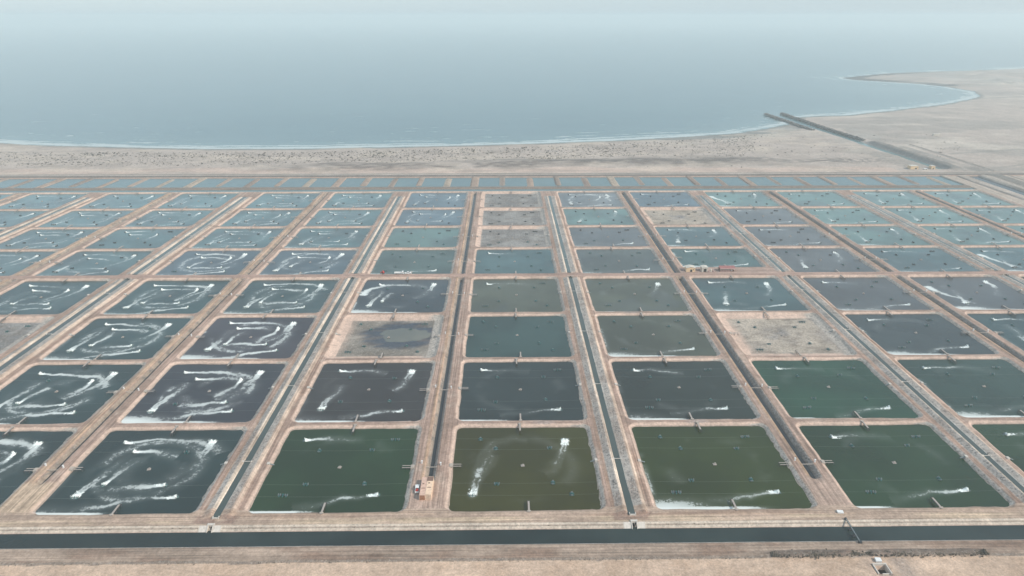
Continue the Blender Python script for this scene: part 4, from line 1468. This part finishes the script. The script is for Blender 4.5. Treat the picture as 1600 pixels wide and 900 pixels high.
# vehicles on the cross road
def truck(x, y, rz, z):
    root = empty('flatbed_truck', (x, y, z), rz)
    put('cab', MB().prism([(2.0, .5), (3.6, .5), (3.65, 1.3), (3.4, 2.3), (2.1, 2.35)], 'x', -1.05, 1.05).mesh('cab', 'white'), root)
    put('windscreen', MB().prism([(3.67, 1.35), (3.69, 1.35), (3.48, 2.15), (3.46, 2.15)], 'x', -.9, .9).mesh('windscreen', 'glass'), root)
    put('flatbed', MB().box(0, -.9, .9, 2.2, 5.6, .22).mesh('flatbed', 'white'), root)
    put('side_board', MB().box(-1.06, -.9, 1.12, .06, 5.6, .5).box(1.06, -.9, 1.12, .06, 5.6, .5).box(0, -3.7, 1.12, 2.2, .06, .5).mesh('side_board', 'white'), root)
    put('chassis', MB().box(0, .2, .5, .9, 6.6, .3).mesh('chassis', 'dark_metal'), root)
    wheels(root, [(-.95, 2.6), (.95, 2.6), (-.95, -2.2), (.95, -2.2)], .45, .3)
    tag(root, 'long white flatbed truck parked on cross road beside greenish pond', 'truck')


truck(-82.3, 503.7, -math.pi / 2, 1.6)
root = empty('red_tractor', (-95.4, 504.2, 1.6), R(60))
put('hood', MB().box(0, 1.0, .7, .9, 1.7, .75, taper=.85).mesh('hood', 'red_paint'), root)
put('cab', MB().box(0, -.5, .8, 1.3, 1.4, 1.7, taper=.85).mesh('cab', 'red_paint'), root)
put('fender', MB().box(-.8, -.6, .9, .5, 1.3, .2).box(.8, -.6, .9, .5, 1.3, .2).mesh('fender', 'red_paint'), root)
wheels(root, [(-.8, -.6), (.8, -.6)], .75, .4)
wheels(root, [(-.65, 1.4), (.65, 1.4)], .42, .28)
tag(root, 'small red tractor on cross road left of the long white truck', 'tractor')
pickup(-75.5, 504.0, R(-80), 1.6, 'small white pickup on cross road right of the long white truck')

# buildings on the cross road
def building(name, x, y, w, d, h, wall, roofm, label, door, arch=False, gable=.7, side_win=True):
    root = empty(name, (x, y, 1.3))
    put('wall', MB().prism([(-w / 2, -.2), (w / 2, -.2), (w / 2, h), (0, h + gable), (-w / 2, h)], 'y', 0, d).mesh('wall', wall), root)
    rf = MB()
    for s in (-1, 1):
        ex = s * (w / 2 + .25)
        zr = h - gable * .25 / (w / 2)
        rf.poly([(0, -.25, h + gable + .03), (ex, -.25, zr + .03), (ex, d + .25, zr + .03), (0, d + .25, h + gable + .03),
                 (0, -.25, h + gable + .15), (ex, -.25, zr + .15), (ex, d + .25, zr + .15), (0, d + .25, h + gable + .15)],
                [(0, 1, 2, 3), (7, 6, 5, 4), (0, 4, 5, 1), (1, 5, 6, 2), (2, 6, 7, 3), (3, 7, 4, 0)])
    put('roof', rf.mesh('roof', roofm), root)
    dx, dw, dh = door
    mb = MB()
    if arch:
        pr = [(-dw / 2, 0), (dw / 2, 0)] + [(dw / 2 * math.cos(t), dh - dw / 2 + dw / 2 * math.sin(t)) for t in np.linspace(0, math.pi, 9)]
        mb.prism([(dx + p, q) for p, q in pr], 'y', -.06, .02)
    else:
        mb.box(dx, -.03, 0, dw, .07, dh)
    dd = put('door', mb.mesh('door', 'dark'), root)
    put('door_frame', MB().box(dx - dw / 2 - .1, -.05, 0, .16, .12, dh).box(dx + dw / 2 + .1, -.05, 0, .16, .12, dh).mesh('door_frame', roofm), dd)
    if side_win:
        put('window', MB().box(dx + dw / 2 + 1.0, -.03, h * .5, .7, .07, .6).mesh('window', 'dark'), root)
    tag(root, label, 'building')
    return root


building('pump_house', 147.9, 505.8, 7.0, 5.6, 3.4, 'cream', 'pale_roof', 'yellow-cream block building with square dark door by the cross road', (.4, 1.6, 2.1))
building('pump_shed', 159.0, 505.4, 4.5, 5.2, 3.7, 'pale_roof', 'pale_roof', 'smaller pale building with dark arched doorway, right of the cream building', (.2, 2.2, 3.0), arch=True, gable=.35, side_win=False)
root = empty('water_tank', (163.9, 506.2, 1.3))
put('tank_body', MB().cyl((0, 0, .5), (0, 0, 2.2), .85, 14).cyl((0, 0, 2.2), (0, 0, 2.5), .85, 14, .3).mesh('tank_body', 'pale_roof'), root)
put('tank_base', MB().box(0, 0, 0, 2.0, 2.0, .5).mesh('tank_base', 'concrete'), root)
tag(root, 'squat white water tank on slab right of the arched pale building', 'tank')
for x_, lab in ((165.9, 'low pink masonry stub just right of the white water tank'), (162.0, 'low reddish masonry stub just left of the white water tank')):
    o = put('brick_pile', MB().box(0, 0, 0, 1.5, 1.3, 1.1, taper=.8).box(.3, -.6, 0, 1.2, .8, .5).mesh('brick_pile', 'pink'), None, (x_, 505.6, 1.3))
    tag(o, lab, 'masonry')
root = empty('open_shed', (177.5, 506.2, 1.3))
put('roof', MB().prism([(-.6, 2.55), (4.6, 3.2), (4.6, 3.32), (-.6, 2.67)], 'x', -6.3, 6.3).mesh('roof', 'faded_red'), root)
put('fascia', MB().box(0, -.66, 2.3, 12.6, .1, .4).mesh('fascia', 'pale_roof'), root)
put('roof_ridge', MB().box(0, 4.65, 3.2, 12.7, .25, .25).mesh('roof_ridge', 'red'), root)
put('back_wall', MB().box(0, 4.3, -.2, 12.2, .2, 3.2).mesh('back_wall', 'pink'), root)
put('end_wall', MB().box(-6.1, 2.1, -.2, .2, 4.4, 2.8).mesh('end_wall', 'brown_tarp'), root)
put('low_wall', MB().box(-2.2, -.3, -.2, 7.8, .2, 1.5).mesh('low_wall', 'pink'), root)
pm = MB().box(0, 0, -.2, .25, .25, 2.6).mesh('post', 'pink')
for i in range(7):
    put('post', pm, root, (-6 + i * 2, -.45, 0))
for i, (x_, m__) in enumerate(((1.8, 'dark'), (3.3, 'white'), (4.8, 'dark'))):
    put('store_bin', MB().box(x_, 1.0, -.2, .9, 1.2, 1.3).mesh('store_bin', m__), root)
tag(root, 'long open shed with red roof and pink posts by the cross road', 'shed')
# far pump station by the intake
building('station_house', 543.0, 890, 10, 8, 4.2, 'cream', 'pale_roof', 'large cream pump station house beside the turquoise intake channel end', (2.0, 2.0, 2.2), gable=.3)
building('station_house', 567.4, 889, 5, 6, 4.4, 'cream', 'pale_roof', 'small cream house right of the intake channel end', (0, 1.2, 2.2), gable=.3)
building('station_hut', 556.0, 886, 4.0, 3.0, 1.6, 'pale_roof', 'white', 'low white hut between the two cream pump station houses', (.5, .8, 1.2), gable=.2, side_win=False)
o = put('white_container', MB().box(0, 0, 0, 12, 3.4, 3.0).box(0, 0, 3.0, 12.2, 3.6, .15).mesh('white_container', 'pale_roof'), None, (*at(1463, 211.5, 1.5), 1.2))
tag(o, 'lone pale shed far out on the desert right of the intake channel', 'shed')

# ------------------------------------------------------------------ sluices, culverts, pipe bridge
for xc, lab in ((-117.3, 'concrete sluice in canal bank at end of first canal left of containers'), (51.7, 'concrete sluice in canal bank at end of first canal right of containers')):
    root = empty('canal_sluice', (xc, 217, 0))
    for s in (-1, 1):
        put('wing_wall', MB().prism([(-.4, -1.2), (2.9, -1.2), (2.9, 1.75), (1.9, 1.75), (-.4, .35)], 'x', s * 1.05 - .16, s * 1.05 + .16).mesh('wing_wall', 'pale_concrete'), root)
        put('apron_slab', MB().poly([(s * 1.25, -.1, .12), (s * 4.3, -.1, .12), (s * 4.3, 2.1, 1.5), (s * 1.25, 2.1, 1.5), (s * 1.25, -.1, -.1), (s * 4.3, -.1, -.1), (s * 4.3, 2.1, 1.2), (s * 1.25, 2.1, 1.2)], [(0, 1, 2, 3), (7, 6, 5, 4), (0, 4, 5, 1), (1, 5, 6, 2), (2, 6, 7, 3), (3, 7, 4, 0)]).mesh('apron_slab', 'pale_concrete'), root)
    put('head_wall', MB().box(0, 2.6, .9, 2.8, .9, .95).mesh('head_wall', 'pale_concrete'), root)
    put('sluice_gate', MB().box(0, 2.15, -1.0, 1.8, .12, 1.9).mesh('sluice_gate', 'dark'), root)
    put('walk_plank', MB().cyl((.35, .2, .4), (-.1, 2.0, 1.6), .08, 5).mesh('walk_plank', 'old_wood'), root)
    tag(root, lab, 'sluice', 'sluices in the front canal bank')
    o = put('end_wall', MB().box(0, 0, .9, 2.6, .35, 1.0).box(-1.2, .5, .9, .3, 1.3, 1.0).box(1.2, .5, .9, .3, 1.3, 1.0).mesh('end_wall', 'pale_concrete'), None, (xc + .2, 223.2, 0))
    tag(o, 'low pale end wall closing ' + ('first canal left of containers' if xc < 0 else 'first canal right of containers'), 'wall')
for kind, xa, xb, xc, k in GAPS:
    p = project(xc, 496)
    if not (-5 < p[0] < 1605):
        continue
    if kind == 'canal':
        ph = f"{NTH[(1 - k) // 2]} canal left of containers" if k <= 1 else f"{NTH[(k - 3) // 2]} canal right of containers"
        root = empty('road_culvert', (xc, 495.2, 0))
        put('head_wall', MB().box(0, .3, 1.9, 5.0, .5, .6).box(-2.2, 0, .8, .6, 1.0, 1.2).box(2.2, 0, .8, .6, 1.0, 1.2).mesh('head_wall', 'concrete'), root)
        put('pipe_mouth', MB().cyl((0, -.25, 1.35), (0, .4, 1.35), .95, 16).mesh('pipe_mouth', 'dark'), root)
        tag(root, f"dark round culvert under cross road, {ph}", 'culvert', 'culverts where canals pass the cross road')
root = empty('pipe_bridge', (136.9, 213, 0), R(-2.5))
put('pipe', MB().cyl((0, -6.6, 1.9), (0, 6.6, 1.9), .17, 8).mesh('pipe', 'grey_plastic'), root)
put('truss', MB().cyl((.0, -6.4, 1.45), (.0, 6.4, 1.45), .07, 6).cyl((.35, -6.4, 1.9), (.35, 6.4, 1.9), .07, 6).mesh('truss', 'dark_metal'), root)
for yy in (-1.6, 2.0):
    put('support', MB().box(0, yy, -1.2, .25, .25, 3.0).box(.1, yy, 0, 1.1, .9, .5).mesh('support', 'dark_metal'), root)
put('end_block', MB().box(0, -6.6, 1.2, 1.3, .9, .9).mesh('end_block', 'dark_metal'), root)
put('end_block', MB().box(0, 6.6, 1.2, .7, .7, .9).mesh('end_block', 'dark_metal'), root)
tag(root, 'thin dark pipe bridge crossing the front canal', 'pipe bridge')
o = put('white_slab', MB().box(0, 0, 0, 2.3, 1.5, .5).box(0, 0, .5, 2.4, 1.6, .1).mesh('white_slab', 'white'), None, (137.0, 223.9, 1.2), R(-8))
tag(o, 'white slab box on the dirt road above the pipe bridge', 'slab')
o = put('white_cover', MB().box(0, 0, 0, 2.0, 1.7, .8).box(0, 0, .8, 2.1, 1.8, .08).mesh('white_cover', 'white'), None, (138.9, 197.2, 1.1), R(-6))
tag(o, 'white box cover beside the open concrete pit in foreground sand', 'box')
root = empty('culvert_pit', (138.4, 193.2, 0))
put('back_wall', MB().box(0, 2.2, -1.2, 5.2, .4, 2.9).mesh('back_wall', 'pale_concrete'), root)
put('side_wall', MB().prism([(2.2, -1.2), (2.2, 1.5), (.3, 1.5), (-2.4, 1.4), (-2.4, -1.2)], 'x', -2.6, -2.2).mesh('side_wall', 'pale_concrete'), root)
put('side_wall', MB().prism([(2.2, -1.2), (2.2, 1.5), (.3, 1.5), (-2.4, 1.4), (-2.4, -1.2)], 'x', 2.2, 2.6).mesh('side_wall', 'pale_concrete'), root)
put('front_wall', MB().box(.3, -2.2, -1.2, 2.4, .3, 2.3).mesh('front_wall', 'pale_concrete'), root)
put('pit_floor', MB().box(0, 0, -1.15, 4.4, 4.4, .2).mesh('pit_floor', 'dark'), root)
tag(root, 'open concrete culvert pit with dark hollow in foreground sand', 'pit')

# ------------------------------------------------------------------ groynes, shrubs
def groyne(pts, w, h, label):
    mb = MB()
    for (x0, y0), (x1, y1) in zip(pts[:-1], pts[1:]):
        L = math.hypot(x1 - x0, y1 - y0)
        n = int(L / 2.2)
        for i in range(n):
            t = i / n
            for j in range(4):
                s = random.gauss(0, .42)
                cx = x0 + (x1 - x0) * t + s * w + random.uniform(-.6, .6)
                cy = y0 + (y1 - y0) * t + random.uniform(-1.4, 1.4)
                z = SEA_Z + h * math.exp(-s * s * 1.6) * random.uniform(.6, 1)
                q = random.uniform(1.2, 2.2)
                mb.blob(cx, cy, z, q * 1.2, q * 1.2, q * .8, .3)
    o = put('rock_groyne', mb.mesh('rock_groyne', 'rock'))
    tag(o, label, 'groyne', 'rock groynes at the channel mouth')


groyne([(544.5, 1444), (548.8, 1338), (551.5, 1225)], 4.2, 3.6, 'left rock groyne, reaching farther out beside the wet sand flat')
groyne([(581.5, 1452), (584, 1250), (590, 1118)], 4.2, 4.0, 'right rock groyne, longer one running inland along the channel')

mb = MB()
cnt = 0
while cnt < 5200:
    px, py = random.uniform(-20, 1500), random.uniform(204, 262)
    x, y = at(px, py, 1.0)
    dcoast = float(poly_sdf(np.array([x]), np.array([y]), land)[0]) if False else None
    line = 233 - (px - 330) ** 2 * .0000 if px < 500 else np.interp(px, [500, 850, 1050, 1200, 1500], [232, 224, 215, 204, 205])
    if py < line + 5:
        continue
    if abs(x - 575) < 45 and y < 1300:
        continue
    u = float(fbm(np.array([x]), np.array([y]), 70, 200)[0])
    lim = line + 26 if px < 1050 else line + 40
    dens = .85 if py < lim else .12
    if px > 1180: dens *= .12
    if random.random() > dens * (u * 1.6):
        continue
    q = random.uniform(.35, .95) * (1.0 if random.random() < .88 else 1.8)
    mb.blob(x, y, 1.15 + q * .15, q * 1.1, q, q * .5, .35)
    cnt += 1
tag(put('desert_shrubs', mb.mesh('desert_shrubs', 'shrub')), 'low dark scrub scattered over the beach sand', 'scrub', kind='stuff')

mb = MB()
for i in range(1800):
    x = random.uniform(100, 182)
    if 131 < x < 137.5 and random.random() < .8:
        continue
    y = random.gauss(200.3, .7)
    q = random.uniform(.14, .42)
    mb.blob(x, y, 1.6 + random.uniform(0, .5), q, q, q * .8, .35)
for i in range(260):
    x = random.uniform(-190, 100)
    y = random.choice([random.gauss(199.0, .3), random.gauss(218.3, .3)])
    q = random.uniform(.08, .2)
    mb.blob(x, y, 1.25 if y < 205 else .95, q, q, q, .35)
tag(put('canal_scrub', mb.mesh('canal_scrub', 'shrub')), 'dry grey scrub and clods along the foreground berm', 'scrub', kind='stuff')

# ------------------------------------------------------------------ haze
hz = MB().box(0, 0, -5.0, 49600, 49600, 215.0)
m = bpy.data.materials.new('haze_air')
m.use_nodes = True
nt = m.node_tree
nt.nodes.clear()
outn = nt.nodes.new('ShaderNodeOutputMaterial')
pv = nt.nodes.new('ShaderNodeVolumePrincipled')
pv.inputs['Color'].default_value = (*HAZE_COLOR, 1)
pv.inputs['Density'].default_value = HAZE_DENSITY
pv.inputs['Anisotropy'].default_value = 0.0
nt.links.new(pv.outputs[0], outn.inputs['Volume'])
o = put('haze', hz.mesh('haze', m))
tag(o, kind='stuff')
